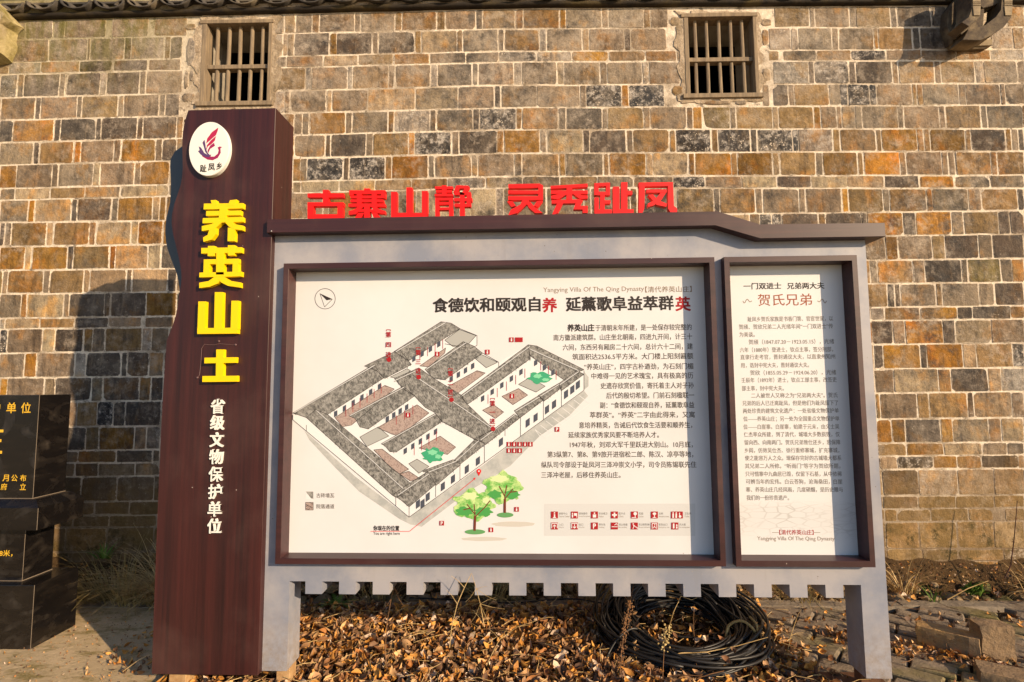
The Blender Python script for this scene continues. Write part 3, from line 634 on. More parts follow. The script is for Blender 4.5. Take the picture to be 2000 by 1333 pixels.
# paving of worn slabs to the right, laid askew
pave = empty('pavement', (0, 0, 0)); pave['kind'] = 'structure'
def slab_piece(cx_, cy_, L, Wd, ang, z, m=M_PAVER, name='paving_stone', th=0.05, parent=None):
    bm = bmesh.new(); n = 8; pts = []
    for (sx, sy) in ((-1, -1), (0, -1), (1, -1), (1, 0), (1, 1), (0, 1), (-1, 1), (-1, 0)):
        pts.append(((sx * L / 2) * (1 + random.uniform(-.05, .03)), (sy * Wd / 2) * (1 + random.uniform(-.12, .04))))
    ca, sa = math.cos(ang), math.sin(ang); top, mid, bot = [], [], []; tx, ty = random.uniform(-.03, .03), random.uniform(-.03, .03)
    for p in pts:
        X = cx_ + p[0] * ca - p[1] * sa; Y = cy_ + p[0] * sa + p[1] * ca; zz = z + tx * p[0] + ty * p[1]
        q = 0.93; X2 = cx_ + (p[0] * ca - p[1] * sa) * q; Y2 = cy_ + (p[0] * sa + p[1] * ca) * q
        top.append(bm.verts.new((X2, Y2, zz + random.uniform(-.001, .001)))); mid.append(bm.verts.new((X, Y, zz - 0.007))); bot.append(bm.verts.new((X, Y, zz - th)))
    bm.faces.new(top)
    for k in range(n): bm.faces.new((top[k], mid[k], mid[(k + 1) % n], top[(k + 1) % n])); bm.faces.new((mid[k], bot[k], bot[(k + 1) % n], mid[(k + 1) % n]))
    return obj(name, bm, m, parent or pave)
ang = R(-38); ca, sa = math.cos(ang), math.sin(ang); k = 0
for r_ in range(-12, 16):
    v_ = r_ * 0.135; u_ = -3.0 + random.uniform(0, .2)
    while u_ < 3.2:
        L = random.uniform(0.17, 0.33); cu_, cv_ = u_ + L / 2, v_; X = 2.3 + cu_ * ca - cv_ * sa; Y = 2.85 + cu_ * sa + cv_ * ca
        if 1.18 + 0.35 * (3.1 - Y) < X < 4.3 and 1.9 < Y < 3.41 + 0.021 * X: slab_piece(X, Y, L - 0.012, 0.122, ang, 0.020 + random.uniform(-.007, .008)); k += 1
        u_ += L
# left apron of worn concrete
bm = bmesh.new(); pts = [(-5.0, 1.8), (-1.62, 1.8), (-1.70, 2.5), (-1.95, 2.9), (-2.05, 3.36), (-5.0, 3.32)]
NXa = 60; NYa = 30
gr = [[None] * (NYa + 1) for _ in range(NXa + 1)]
for a in range(NXa + 1):
    for b in range(NYa + 1):
        y = 1.8 + (3.37 - 1.8) * b / NYa; xr = -1.62 - 0.30 * max(0, (y - 2.3)) + 0.05 * noise.noise(Vector((0, y * 6, 0))); x = -5.0 + (xr + 5.0) * a / NXa
        ex = max(0, (a - NXa + 2) / 2); gr[a][b] = bm.verts.new((x, y, 0.020 + 0.006 * noise.noise(Vector((x * 3, y * 3, 1))) - 0.035 * ex))
for a in range(NXa):
    for b in range(NYa): bm.faces.new((gr[a][b], gr[a + 1][b], gr[a + 1][b + 1], gr[a][b + 1]))
obj('concrete_apron', bm, M_CONC, smooth=True, kind='structure')

# ------------------------------------------------------------------ SIGNBOARD
sign = empty('information_signboard', (0, 2.5, 0))
tag(sign, 'large signboard with dark red wood-grain post, grey board and two framed poster panels', 'signboard')
def sp(o): o.parent = sign; o.matrix_parent_inverse = sign.matrix_world.inverted() if False else Matrix.Translation((0, -2.5, 0)); return o
YP, YPB, YB, YBB, YF, YQ, YH = 2.4665, 2.665, 2.5, 2.629, 2.459, 2.541, 2.4403
def zof(py_, Y=YP): return at(430, py_, Y).z
ztopP, zbotP = EYE + 1.3796, EYE - 1.327; xRp = -1.2601
edge_px = [(367.5, 217), (362, 233.8), (357, 256), (356, 280), (356.6, 310), (357, 327.6), (355.8, 345), (352.8, 362), (347, 380), (339.8, 399), (336, 419), (335.2, 434), (336.4, 449), (339.5, 464), (343, 477.7), (347, 495), (350.7, 511.4), (353.6, 528), (354.6, 541), (353.6, 555), (350.6, 574), (347.6, 596), (343, 618), (337, 637), (330.5, 653), (325.2, 666), (324, 690), (319, 760), (313.5, 866), (308, 1000), (301, 1180)]
left = [at(x, y, YP) for x, y in edge_px]; left = [(p.x, p.z) for p in left]; left[0] = (left[0][0], ztopP)
pl_ = left + [(at(295.8, 1316.8, YP).x, zbotP), (xRp, zbotP), (xRp, ztopP)]
sp(mkprism('post_panel', pl_, YP, YPB - 0.05, M_FILM, bev=0.0015))
# right flank and rear of the post as one box behind the curved panel
rear = [(max(p[0] + 0.03, -1.74), p[1]) for p in left[:2]]
sp(mkprism('post_rear', [(-1.66, zbotP), (xRp, zbotP), (xRp, ztopP), (-1.66, ztopP)], YPB - 0.0495, YPB, M_FILM))
bx = [(356, 280.7), (337.5, 293.8), (329, 308.8), (328, 323.8), (329.6, 345), (329.5, 372), (328, 395), (324, 411), (320.6, 425), (318.8, 440), (318.6, 455), (320, 470), (323, 485), (329, 502), (335.6, 519), (340.6, 532), (344, 545), (346.5, 565), (348, 598), (356, 640)]
bp = [at(x, y, 2.60) for x, y in bx]; sp(mkprism('back_board', [(p.x, p.z) for p in bp] + [(bp[-1].x + .06, bp[-1].z), (bp[0].x + .06, bp[0].z)], 2.616, 2.64, M_BACKB))
# board with its crenellated lower rail
ZB, ZS, ZT = EYE - 1.3235, EYE - 0.9202, EYE - 0.9773; XR, Xr, Xl, XpR = 1.5995, 1.4858, -1.1416, -1.2601
H1, H2, H3, H4 = EYE + .7369, EYE + .6686, EYE + .7343, EYE + .8024
k1x, k2x = 0.878, 1.081
bo = [(XpR + .0005, ZB), (Xl, ZB), (Xl, ZS)]
pit = (1.328 + 1.064) / 15.0
for q in range(16):
    x = -1.064 + q * pit; bo += [(x, ZS), (x, ZT), (x + 0.079, ZT), (x + 0.079, ZS)]
bo += [(Xr, ZS), (Xr, ZB), (XR, ZB), (XR, H2 + .002), (k2x, H2 + .002), (k1x, H1 + .002), (XpR + .0005, H1 + .002)]
# the board is cut where the two posters sit in their recesses, so the recess is real depth
A = dict(a1=-1.1929, a2=.8733, a3=-1.1669, a4=.8483, a5=.9171, a6=1.5316, a7=.943, a8=1.507, b1=EYE + .5875, b2=EYE - .8293, b3=EYE + .5607, b4=EYE - .8027)
def board():
    # vertical strips of the front outline, skipping the two recesses: build from rectangles with shared faces at two depths
    bm = bmesh.new(); Fv = {}
    def V(x, y, z):
        k_ = (round(x, 5), round(y, 5), round(z, 5))
        if k_ not in Fv: Fv[k_] = bm.verts.new((x, y, z))
        return Fv[k_]
    def cap(pts):
        bm.faces.new([V(x, YB, z) for x, z in pts]); bm.faces.new([V(x, YBB, z) for x, z in pts][::-1])
    a3, a4, a7, a8, b3, b4 = (A[k_] for k_ in ('a3', 'a4', 'a7', 'a8', 'b3', 'b4'))
    teeth = bo[3:3 + 64]
    low = [(XpR + .0005, b4), (XpR + .0005, ZB), (Xl, ZB), (Xl, ZS)] + teeth + [(Xr, ZS), (Xr, ZB), (XR, ZB), (XR, b4), (a8, b4), (a7, b4), (a4, b4), (a3, b4)]
    cap(low)
    cap([(XpR + .0005, b4), (a3, b4), (a3, b3), (XpR + .0005, b3)]); cap([(a4, b4), (a7, b4), (a7, b3), (a4, b3)]); cap([(a8, b4), (XR, b4), (XR, b3), (a8, b3)])
    cap([(XpR + .0005, b3), (a3, b3), (a4, b3), (a7, b3), (a8, b3), (XR, b3), (XR, H2 + .002), (k2x, H2 + .002), (k1x, H1 + .002), (XpR + .0005, H1 + .002)])
    out = low[:-6] if False else None
    # side walls along every boundary edge of the front
    fe = [e for e in bm.edges if len(e.link_faces) == 1 and abs(e.verts[0].co.y - YB) < 1e-5 and abs(e.verts[1].co.y - YB) < 1e-5]
    for e in fe:
        p, q = e.verts; p2, q2 = V(p.co.x, YBB, p.co.z), V(q.co.x, YBB, q.co.z); bm.faces.new((p, q, q2, p2))
    return obj('board', bm, M_BOARD)
sp(board())
for (x0, x1, nm) in ((XpR + .02, -1.19, 'foot'), (1.50, 1.575, 'foot'), (-1.69, -1.60, 'foot')):
    pass
sp(mkbox('foot_post', -1.205, -1.142, 2.53, 2.60, -0.01, ZB - .0005, M_POST, bev=.003))
sp(mkbox('foot_post', -1.70, -1.62, 2.50, 2.57, -0.01, zbotP - .0005, M_POST, bev=.003))
sp(mkbox('foot_post', 1.49, 1.575, 2.545, 2.60, 0.012, ZB - .0005, M_RUST, bev=.003))
sp(mkbox('base_plate', 1.30, 1.64, 2.42, 2.69, 0.022, 0.034, M_RUST, bev=.002))
bm = bmesh.new(); tube(bm, [(1.345, 2.655, 0.03), (1.345, 2.655, 0.075)], 0.008, 8); sp(obj('anchor_bolt', bm, M_RUST))
# cap rail
xl = -1.272; hx = 1.6566
cap_ = [(xl, H1 + .0), (k1x, H1), (k2x, H2), (hx, H2), (hx, H3), (k2x + .002, H3), (k1x + .012, H4), (xl, H4)]
cap_[0] = (xl, at(528, 454.8, YH).z)
sp(mkprism('cap_rail', [(x, z + (0 if z > H2 + .05 or True else 0)) for x, z in cap_], YH, YBB + .012, M_FILMH, bev=.0015))
bm = bmesh.new(); p = at(530, 452, YH - .002); bmesh.ops.create_uvsphere(bm, u_segments=10, v_segments=6, radius=.004); bmesh.ops.translate(bm, vec=(p.x, p.y, p.z), verts=bm.verts); sp(obj('screw_head', bm, M_STEEL, smooth=True))
# frames standing proud of the board
def frame(xo0, xo1, xi0, xi1, nm):
    b1, b2, b3, b4 = A['b1'], A['b2'], A['b3'], A['b4']; bm = bmesh.new()
    def ring(x0, x1, z0, z1, y): return [bm.verts.new(p) for p in ((x0, y, z0), (x1, y, z0), (x1, y, z1), (x0, y, z1))]
    o_b = ring(xo0, xo1, b2, b1, YB + .0); o_f = ring(xo0, xo1, b2, b1, YF + .0012); o_f2 = ring(xo0 + .0012, xo1 - .0012, b2 + .0012, b1 - .0012, YF)
    i_f = ring(xi0 - .001, xi1 + .001, b4 - .001, b3 + .001, YF); i_f2 = ring(xi0, xi1, b4, b3, YF + .001); i_b = ring(xi0 + .0002, xi1 - .0002, b4 + .0002, b3 - .0002, YQ + .006)
    for P_, Q_ in ((o_b, o_f), (o_f, o_f2), (o_f2, i_f), (i_f, i_f2), (i_f2, i_b)):
        for k_ in range(4): bm.faces.new((P_[k_], P_[(k_ + 1) % 4], Q_[(k_ + 1) % 4], Q_[k_]))
    return sp(obj(nm, bm, M_FILMH))
frame(A['a1'], A['a2'], A['a3'], A['a4'], 'panel_frame'); frame(A['a5'], A['a6'], A['a7'], A['a8'], 'panel_frame')
def panel(x0, x1, m):
    bm = bmesh.new(); box(bm, x0 + .0005, x1 - .0005, YQ, YQ + .005, A['b4'] + .0005, A['b3'] - .0005); return sp(obj('poster', bm, m))
poster = panel(A['a3'], A['a4'], M_POSTER); poster['label'] = 'wide poster with a drawn bird\'s-eye map of the villa and text'
poster2 = panel(A['a7'], A['a8'], sketch_mat()); poster2['label'] = 'narrow poster with a column of small text'

# ------------------------------------------------------------------ lettering
_vf = None
def text_mesh(body, bold=0.0, extrude=0.0, space=1.0, bevel=0.0):
    cu = bpy.data.curves.new('t', 'FONT'); cu.body = body; cu.size = 1.0; cu.offset = bold; cu.extrude = extrude; cu.space_character = space
    cu.offset = 0.0; cu.resolution_u = 2; cu.bevel_depth = bevel
    o = bpy.data.objects.new('t', cu); C.objects.link(o); dg = bpy.context.evaluated_depsgraph_get()
    me = bpy.data.meshes.new_from_object(o.evaluated_get(dg)); bpy.data.objects.remove(o); bpy.data.curves.remove(cu)
    if bold:                                # heavier strokes: copies nudged sideways, each a hair behind the last
        vs = [tuple(v.co) for v in me.vertices]; fs = [tuple(p.vertices) for p in me.polygons]; V_, F_ = [], []
        st = ((-1, -1), (1, -1), (1, 1), (-1, 1)) if bold < .025 else ((-1, -1), (0, -1), (1, -1), (1, 0), (1, 1), (0, 1), (-1, 1), (-1, 0), (0, 0))
        for k, (a, b) in enumerate(st):
            n = len(V_); V_ += [(x + a * bold, y + b * bold * .8, z + k * 0.00003) for x, y, z in vs]; F_ += [tuple(i + n for i in f) for f in fs]
        me2 = bpy.data.meshes.new('t'); me2.from_pydata(V_, [], F_); me = me2
    return me
def place_text(name, body, p0, p1, h, y, m, parent, bold=0.0, depth=0.0, pinv=None, vert=None, box_=None):
    """stretch the flat or extruded text to run from p0 to p1 (x,z of left and right end of its middle line), height h"""
    me = text_mesh(body, bold, depth)
    if not me.vertices: return None
    xs = [v.co.x for v in me.vertices]; zs_ = [v.co.y for v in me.vertices]; x0, x1, z0, z1 = min(xs), max(xs), min(zs_), max(zs_)
    if box_: z0, z1 = box_
    for v in me.vertices:
        t = (v.co.x - x0) / (x1 - x0); s = (v.co.y - z0) / (z1 - z0) - 0.5
        X = p0[0] + (p1[0] - p0[0]) * t; Z = p0[1] + (p1[1] - p0[1]) * t + s * h; v.co = Vector((X, y - v.co.z - depth * 0 , Z))
    me.materials.clear(); o = link(name, me, m, parent)
    if parent is sign: o.matrix_parent_inverse = Matrix.Translation((0, -2.5, 0))
    return o
def ptext(body, x0, x1, yc, hpx, m=M_INK, par=None, bold=0.008, Y=YQ - 0.0006, full=True, name='text_line'):
    a = at(x0, yc, YQ); b = at(x1, yc, YQ); c1 = at(x0, yc - hpx / 2, YQ); c2 = at(x0, yc + hpx / 2, YQ)
    cjk = any(ord(c) > 0x3000 for c in body)
    b.z = a.z + 0.0015 * 0      # lines of print run level on the poster
    return place_text(name, body, (a.x, a.z), (b.x, a.z), (c1.z - c2.z), Y, m, par or poster, bold, box_=(-0.10, 0.86) if cjk else None)
BIG = [("于清朝末年所建，是一处保存较完整的", 1163, 1351, 641), ("南方徽派建筑群。山庄坐北朝南，四进九开间，计三十", 1081, 1352, 660), ("六间，东西另有厢房二十六间，总计六十二间，建", 1099, 1353, 679),
 ("筑面积达2536.5平方米。大门楼上阳刻匾额", 1118, 1354, 697.5), ("“养英山庄”，四字古朴遒劲，为石刻门楣", 1141, 1354, 717), ("中难得一见的艺术瑰宝，具有极高的历", 1155, 1354, 735), ("史遗存欣赏价值，寄托着主人对子孙", 1173, 1355, 754),
 ("后代的殷切希望。门前石刻楹联一", 1184, 1356, 773), ("副：“食德饮和颐观自养，延薰歌阜益", 1172, 1356, 792), ("萃群英”。“养英”二字由此得来，又寓", 1152, 1357, 811), ("意培养精英，告诫后代饮食生活要和顺养生，", 1131, 1352, 831),
 ("延续家族优秀家风要不断培养人才。", 1110, 1287, 850), ("1947年秋，刘邓大军千里跃进大别山。10月底，", 1113, 1353, 869), ("第3纵第7、第8、第9旅开进宿松二郎、陈汉、凉亭等地，", 1069, 1354, 888),
 ("纵队司令部设于趾凤河三泽冲崇文小学，司令员陈锡联先住", 1057, 1360, 908), ("三泽冲老屋，后移住养英山庄。", 1057, 1212, 928)]
for s, x0, x1, y in BIG: ptext(s, x0, x1, y, 12.5, M_INK, bold=0.010)
ptext("养英山庄", 1108, 1161, 641, 14, M_BLACK, bold=0.035)
ptext("Yangying Villa Of The Qing Dynasty", 1061, 1258, 568, 12, M_INKL, bold=0.0); ptext("【清代养英山庄】", 1260, 1351, 566, 12, M_INKL, bold=0.005)
ptext("食德饮和颐观自", 845, 1056, 597, 28, M_BLACK, bold=0.030, name='headline'); ptext("养", 1059, 1088, 596.5, 28, M_REDI, bold=0.03, name='headline')
ptext("延薰歌阜益萃群", 1105, 1316, 594.5, 28, M_BLACK, bold=0.030, name='headline'); ptext("英", 1319, 1349, 594, 28, M_REDI, bold=0.03, name='headline')
ptext("古砖墙瓦", 618, 653, 968, 9, M_INK); ptext("院落通道", 618, 653, 989.5, 9, M_INK)
ptext("你现在的位置", 729, 780, 1032, 10, M_BLACK, bold=0.03); ptext("You are right here", 729, 781, 1043, 8, M_BLACK, bold=0.01)
M_INK2 = ink('faded_grey_brown_ink', (0.19, 0.165, 0.145))
SM = [("趾凤乡贺氏家族是书香门第、官宦世家，以", 1460, 1627, 624), ("贺颀、贺欣兄弟二人光绪年间“一门双进士”传", 1443, 1627, 639), ("为美谈。", 1444, 1474, 654), ("贺颀（1847.07.20－1923.05.15），光绪", 1462, 1629, 668.5),
 ("六年（1880年）登进士，钦点主事，签分刑部，", 1445, 1627, 684), ("直隶行走考官，晋封通议大夫，以直隶州知州", 1446, 1631, 698), ("用，诰封中宪大夫，晋封通议大夫。", 1447, 1580, 714), ("贺欣（1855.05.29－1924.06.20），光绪", 1465, 1633, 728.5),
 ("壬辰年（1892年）进士，钦点工部主事，改签吏", 1448, 1634, 743), ("部主事，封中宪大夫。", 1449, 1531, 759), ("二人被世人又称之为“兄弟两大夫”。贺氏", 1467, 1636, 773), ("兄弟的后人已迁离趾凤，但是他们为趾凤留下了", 1450, 1637, 788),
 ("两处珍贵的建筑文化遗产：一处省级文物保护单", 1451, 1638, 803), ("位——养英山庄；另一处为全国重点文物保护单", 1452, 1639, 818.5), ("位——白崖寨。白崖寨，始建于元末，由义士吴", 1452, 1639, 834), ("仁杰率众所建，到了清代，城墙大多数损毁，仅", 1453, 1640, 849),
 ("留向西、向南两门。贺氏兄弟致仕还乡，思保障", 1454, 1641, 864.5), ("乡阎，仿效吴仕杰、徐行重修寨城，扩充寨城，", 1454, 1639, 880), ("使之能容万人之众。现保存完好的古城墙大都系", 1455, 1643, 895), ("其兄弟二人所修。“听雨门”等字为贺欣所题，", 1455, 1641, 910.5),
 ("只可惜寨中九曲居已毁，仅留下石基，从中依稀", 1456, 1644, 926), ("可辨当年的宏伟。白云苍狗，沧海桑田，白崖", 1457, 1645, 941), ("寨、养英山庄几经风雨，几度硝烟，是历史赠与", 1457, 1646, 956.5), ("我们的一份珍贵遗产。", 1458, 1541, 972.5)]
for s, x0, x1, y in SM: ptext(s, x0, x1, y, 10.2, M_INK2, poster2, bold=0.004)
ptext("一门双进士", 1452, 1526, 559.5, 13, M_BLACK, poster2, 0.022); ptext("兄弟两大夫", 1537, 1610, 559, 13, M_BLACK, poster2, 0.022)
ptext("贺氏兄弟", 1480, 1586, 586.5, 24, M_BROWNI, poster2, 0.004); ptext("【清代养英山庄】", 1522, 1589, 1040, 10, M_REDI, poster2); ptext("Yangying Villa Of The Qing Dynasty", 1479, 1630, 1053, 10, M_INKL, poster2, 0.0)
def flat(polys, layer, m, par=None, name='print', Y0=None):
    """flat print: pixel outlines laid on the poster, a fraction of a millimetre proud"""
    bm = bmesh.new(); yy = YQ - 0.0002 - 0.00018 * layer
    for ip, pl in enumerate(polys):
        vs = []
        for (x, y) in pl: p = at(x, y, YQ); vs.append(bm.verts.new((p.x, yy - (ip % 12) * 0.000008, p.z)))
        if len(vs) < 5:
            try: bm.faces.new(vs)
            except ValueError: pass
            continue
        p2 = [Vector((v.co.x * 100, v.co.z * 100)) for v in vs]; yv = vs[0].co.y
        for v in vs: bm.verts.remove(v)
        o_, _e, f_, _a, _b, _c = delaunay_2d_cdt(p2, [], [list(range(len(p2)))], 1, 1e-5)
        nv = [bm.verts.new((q.x / 100, yv, q.y / 100)) for q in o_]
        for f in f_: bm.faces.new([nv[i] for i in f])
    bmesh.ops.recalc_face_normals(bm, faces=bm.faces)
    return obj(name, bm, m, par or poster, kind='stuff' if len(polys) > 1 else None)
def strokes(lines, wpx):
    out = []
    for ln in lines:
        for (x0, y0), (x1, y1) in zip(ln, ln[1:]):
            L = math.hypot(x1 - x0, y1 - y0) or 1; nx, ny = -(y1 - y0) / L * wpx / 2, (x1 - x0) / L * wpx / 2
            out.append([(x0 + nx, y0 + ny), (x1 + nx, y1 + ny), (x1 - nx, y1 - ny), (x0 - nx, y0 - ny)])
    return out
def circ(x, y, r, n=20, ry=None): return [(x + r * math.cos(2 * math.pi * k / n), y + (ry or r) * math.sin(2 * math.pi * k / n)) for k in range(n)]
Q = lambda pl: [(550 + a / 2.777, 600 + b / 2.777) for a, b in pl]
# ornaments beside the small title
def curl(cx_, s): return [[(cx_ + s * (t * 11 - 10) , 588 + 5 * math.sin(t * 6.0) * (1 - t * .45)) for t in [k / 12 for k in range(20)]]]
flat(strokes(curl(1461, 1), 1.3) + strokes(curl(1604, -1), 1.3) + strokes([[(1508, 1040.5), (1521, 1040.5)], [(1590, 1040.5), (1602, 1040.5)]], 0.9), 2, M_INKL, poster2, 'ornament')
# the villa drawing
flat([Q([(125, 672), (400, 920), (690, 1140), (1105, 850), (1300, 700), (1640, 455), (1662, 482), (1560, 590), (1400, 700), (1240, 862), (1000, 1010), (760, 1192), (700, 1180), (640, 1150), (420, 1000), (280, 860), (150, 720)]), Q([(1640, 350), (1665, 380), (1664, 430), (1640, 450)])], 1, M_STREETI, name='street_wash')
flat(strokes([Q([(1375, 665), (1400, 700)])] + [Q([(1375 + 30 * k, 665 - 23 * k), (1432 + 30 * k, 708 - 23 * k)]) for k in range(9)] + [Q([(1432, 708), (1670, 525)])], 0.9), 2, M_WHITEI, name='parking_lines')
WALLS = [Q([(62, 585), (180, 560), (500, 320), (640, 225), (865, 90), (968, 118), (1060, 155), (1060, 208), (1040, 215), (1090, 250), (1178, 300), (1335, 207), (1385, 212), (1640, 345), (1640, 452), (692, 1140), (62, 612)])]
flat(WALLS, 2, M_WHITEI, name='villa_walls')
outl = [Q([(62, 585), (62, 612), (692, 1140), (1640, 452), (1640, 345)]), Q([(692, 1140), (692, 1085)]), Q([(620, 1030), (620, 1078)]), Q([(135, 640), (135, 672)]), Q([(968, 118), (1060, 155), (1060, 208), (1020, 228)]), Q([(885, 200), (1012, 224)]), Q([(1090, 250), (1178, 300), (1178, 330)])]
for a, b, c_ in ((836, 960, 1030), (968, 850, 940), (1100, 740, 845), (1212, 620, 700), (1296, 590, 700), (1420, 505, 610), (1518, 430, 540)): outl.append(Q([(a, b), (a, c_)]))
PK = [Q(p) for p in ([(290, 600), (560, 425), (612, 445), (380, 640), (330, 650)], [(520, 655), (735, 530), (800, 575), (640, 700), (600, 690)], [(500, 775), (545, 770), (690, 880), (640, 905), (600, 880)], [(750, 320), (890, 222), (885, 250), (800, 325)], [(905, 430), (1060, 345), (1105, 358), (950, 472)], [(1195, 485), (1285, 442), (1335, 478), (1255, 530)], [(1090, 560), (1150, 530), (1205, 570), (1160, 605)], [(745, 765), (860, 700), (945, 760), (900, 800)], [(640, 905), (690, 890), (750, 930), (700, 945)])]
flat(PK, 3, M_PAVEI, name='courtyard_paving')
GR = [Q(p) for p in ([(885, 180), (965, 122), (1055, 155), (1015, 200), (930, 215)], [(425, 705), (525, 650), (582, 700), (462, 757)], [(1285, 420), (1345, 382), (1430, 430), (1380, 462)], [(1045, 275), (1085, 258), (1172, 300), (1110, 330)], [(690, 850), (735, 825), (800, 865), (745, 902)], [(590, 380), (680, 335), (700, 345), (640, 390)])]
flat(GR, 4, M_GREYI, name='flat_roofs')
for p in GR + PK: outl.append(p + [p[0]])
ROOF = [Q(p) for p in ([(62, 575), (500, 312), (555, 385), (250, 583), (185, 556), (135, 600)], [(450, 320), (640, 230), (665, 262), (705, 312), (560, 388), (515, 345)], [(610, 242), (865, 80), (920, 88), (968, 118), (690, 292), (640, 262)], [(135, 600), (185, 556), (250, 583), (702, 958), (692, 1000), (620, 1032), (600, 1020)],
 [(602, 1020), (692, 958), (800, 888), (838, 905), (836, 962), (692, 1084), (640, 1040)], [(760, 890), (930, 828), (968, 842), (968, 858), (838, 968), (800, 900)], [(935, 832), (1050, 717), (1100, 735), (1100, 748), (970, 852)], [(1040, 717), (1145, 668), (1262, 580), (1292, 602), (1105, 748), (1092, 735)], [(1262, 562), (1395, 480), (1420, 505), (1292, 602)], [(1392, 480), (1502, 415), (1515, 440), (1422, 512)], [(1500, 418), (1600, 345), (1640, 365), (1517, 455)],
 [(970, 482), (1338, 205), (1350, 280), (1012, 526), (995, 515)], [(1338, 205), (1385, 212), (1640, 340), (1610, 352), (1545, 405), (1345, 262)], [(778, 338), (985, 188), (1042, 212), (1090, 250), (885, 396), (820, 385)], [(612, 388), (745, 330), (822, 385), (978, 480), (995, 515), (1148, 662), (1050, 720), (868, 620), (830, 572), (780, 545), (718, 480), (655, 440)], [(540, 742), (832, 578), (872, 620), (622, 787), (588, 785), (560, 752)], [(365, 590), (660, 430), (722, 482), (470, 662), (425, 650), (400, 605)])]
flat(ROOF, 5, M_ROOFI, name='tiled_roofs')
for p in ROOF: outl.append(p + [p[0]])
flat(strokes(outl, 0.9), 6, M_BLACK, name='outlines')
RIDGE = [Q([(70, 573), (505, 316)]), Q([(620, 243), (890, 85)]), Q([(190, 562), (660, 985)]), Q([(630, 1022), (800, 905)]), Q([(800, 895), (945, 838)]), Q([(945, 838), (1070, 725)]), Q([(1080, 722), (1270, 580)]), Q([(1270, 566), (1400, 488)]), Q([(1405, 484), (1505, 420)]), Q([(1510, 422), (1612, 350)]), Q([(980, 482), (1345, 215)]), Q([(1350, 230), (1610, 345)]), Q([(785, 338), (1000, 195)]), Q([(370, 590), (665, 435)]), Q([(548, 742), (835, 582)]), Q([(745, 390), (940, 520), (1145, 660)]), Q([(610, 402), (742, 340)])]
flat(strokes(RIDGE, 1.5), 7, M_LEGI, name='ridge_lines'); flat(strokes([[(x, y + 1.4) for x, y in r_] for r_ in RIDGE], 0.7), 7, M_BLACK, name='ridge_shadows')
# short tile strokes down every slope
hat = []
for pl in ROOF:
    xs = [p[0] for p in pl]; ys = [p[1] for p in pl]
    for _ in range(int((max(xs) - min(xs)) * (max(ys) - min(ys)) / 26)):
        x, y = random.uniform(min(xs), max(xs)), random.uniform(min(ys), max(ys)); ins = False; j = len(pl) - 1
        for i in range(len(pl)):
            if (pl[i][1] > y) != (pl[j][1] > y) and x < (pl[j][0] - pl[i][0]) * (y - pl[i][1]) / (pl[j][1] - pl[i][1]) + pl[i][0]: ins = not ins
            j = i
        if ins: hat.append([(x, y), (x + 1.4, y + 3.4)])
flat(strokes(hat, 0.55), 6, M_BLACK, name='tile_hatching')
win = []
for (a, b) in ((875, 975), (930, 935), (1005, 882), (1065, 838), (1190, 735), (1335, 630), (1378, 602), (1440, 558), (1478, 530), (1543, 475), (1577, 450), (1607, 425), (740, 1070), (765, 1068), (793, 1032)): win.append(Q([(a - 11, b - 14), (a + 11, b - 30), (a + 11, b + 10), (a - 11, b + 26)]))
for (x0, y0, x1, y1, n) in ((275, 590, 560, 412, 6), (560, 615, 700, 530, 4), (655, 790, 860, 660, 5), (1070, 510, 1330, 330, 5), (700, 290, 880, 185, 4), (905, 400, 1060, 305, 4), (1360, 290, 1500, 370, 3)):
    for k in range(n):
        t = (k + .4) / n; X, Y_ = x0 + (x1 - x0) * t, y0 + (y1 - y0) * t; win.append(Q([(X - 9, Y_ - 8), (X + 9, Y_ - 19), (X + 9, Y_ + 10), (X - 9, Y_ + 21)]))
flat(win, 7, ink('window_blue_black_ink', (0.07, 0.08, 0.11)), name='drawn_windows')
post = []
for (x0, y0, x1, y1, n) in ((330, 585, 560, 435, 6), (600, 630, 735, 548, 3), (700, 795, 860, 690, 4), (1095, 520, 1345, 345, 5), (730, 275, 895, 195, 4), (1385, 310, 1510, 385, 3)):
    for k in range(n):
        t = (k + .5) / n; X, Y_ = x0 + (x1 - x0) * t, y0 + (y1 - y0) * t; post.append(Q([(X, Y_ - 28), (X, Y_ + 22)]))
flat(strokes(post, 1.0), 8, M_REDI, name='drawn_posts')
def blob(x, y, rx, ry, n=40, j=.16): return [(x + rx * (1 + j * math.sin(7 * t + x) + .5 * j * math.sin(13 * t)) * math.cos(t), y + ry * (1 + j * math.sin(6 * t + y) + .5 * j * math.sin(11 * t)) * math.sin(t)) for t in [2 * math.pi * k / n for k in range(n)]]
flat([blob(845, 889, 20, 14), blob(1055, 738, 22, 11)], 9, M_GREENI, name='drawn_bushes')
flat([blob(845, 884, 9, 5), blob(856, 892, 6, 4), blob(1050, 735, 8, 4), blob(1066, 742, 7, 3)], 10, ink('light_mint_ink', (0.22, 0.62, 0.38)), name='bush_highlights')
flat([blob(925, 986, 38, 29), blob(982, 953, 36, 29)], 9, M_CROWNI, name='drawn_crowns')
flat([blob(908, 999, 17, 9), blob(944, 1000, 17, 9), blob(966, 966, 13, 8), blob(1000, 966, 14, 9)], 10, ink('mid_green_ink', (0.07, 0.33, 0.08)), name='crown_shade')
flat([blob(918, 969, 15, 7), blob(975, 935, 17, 7), blob(950, 978, 7, 6)], 10, ink('pale_yellow_green_ink', (0.62, 0.74, 0.40)), name='crown_light')
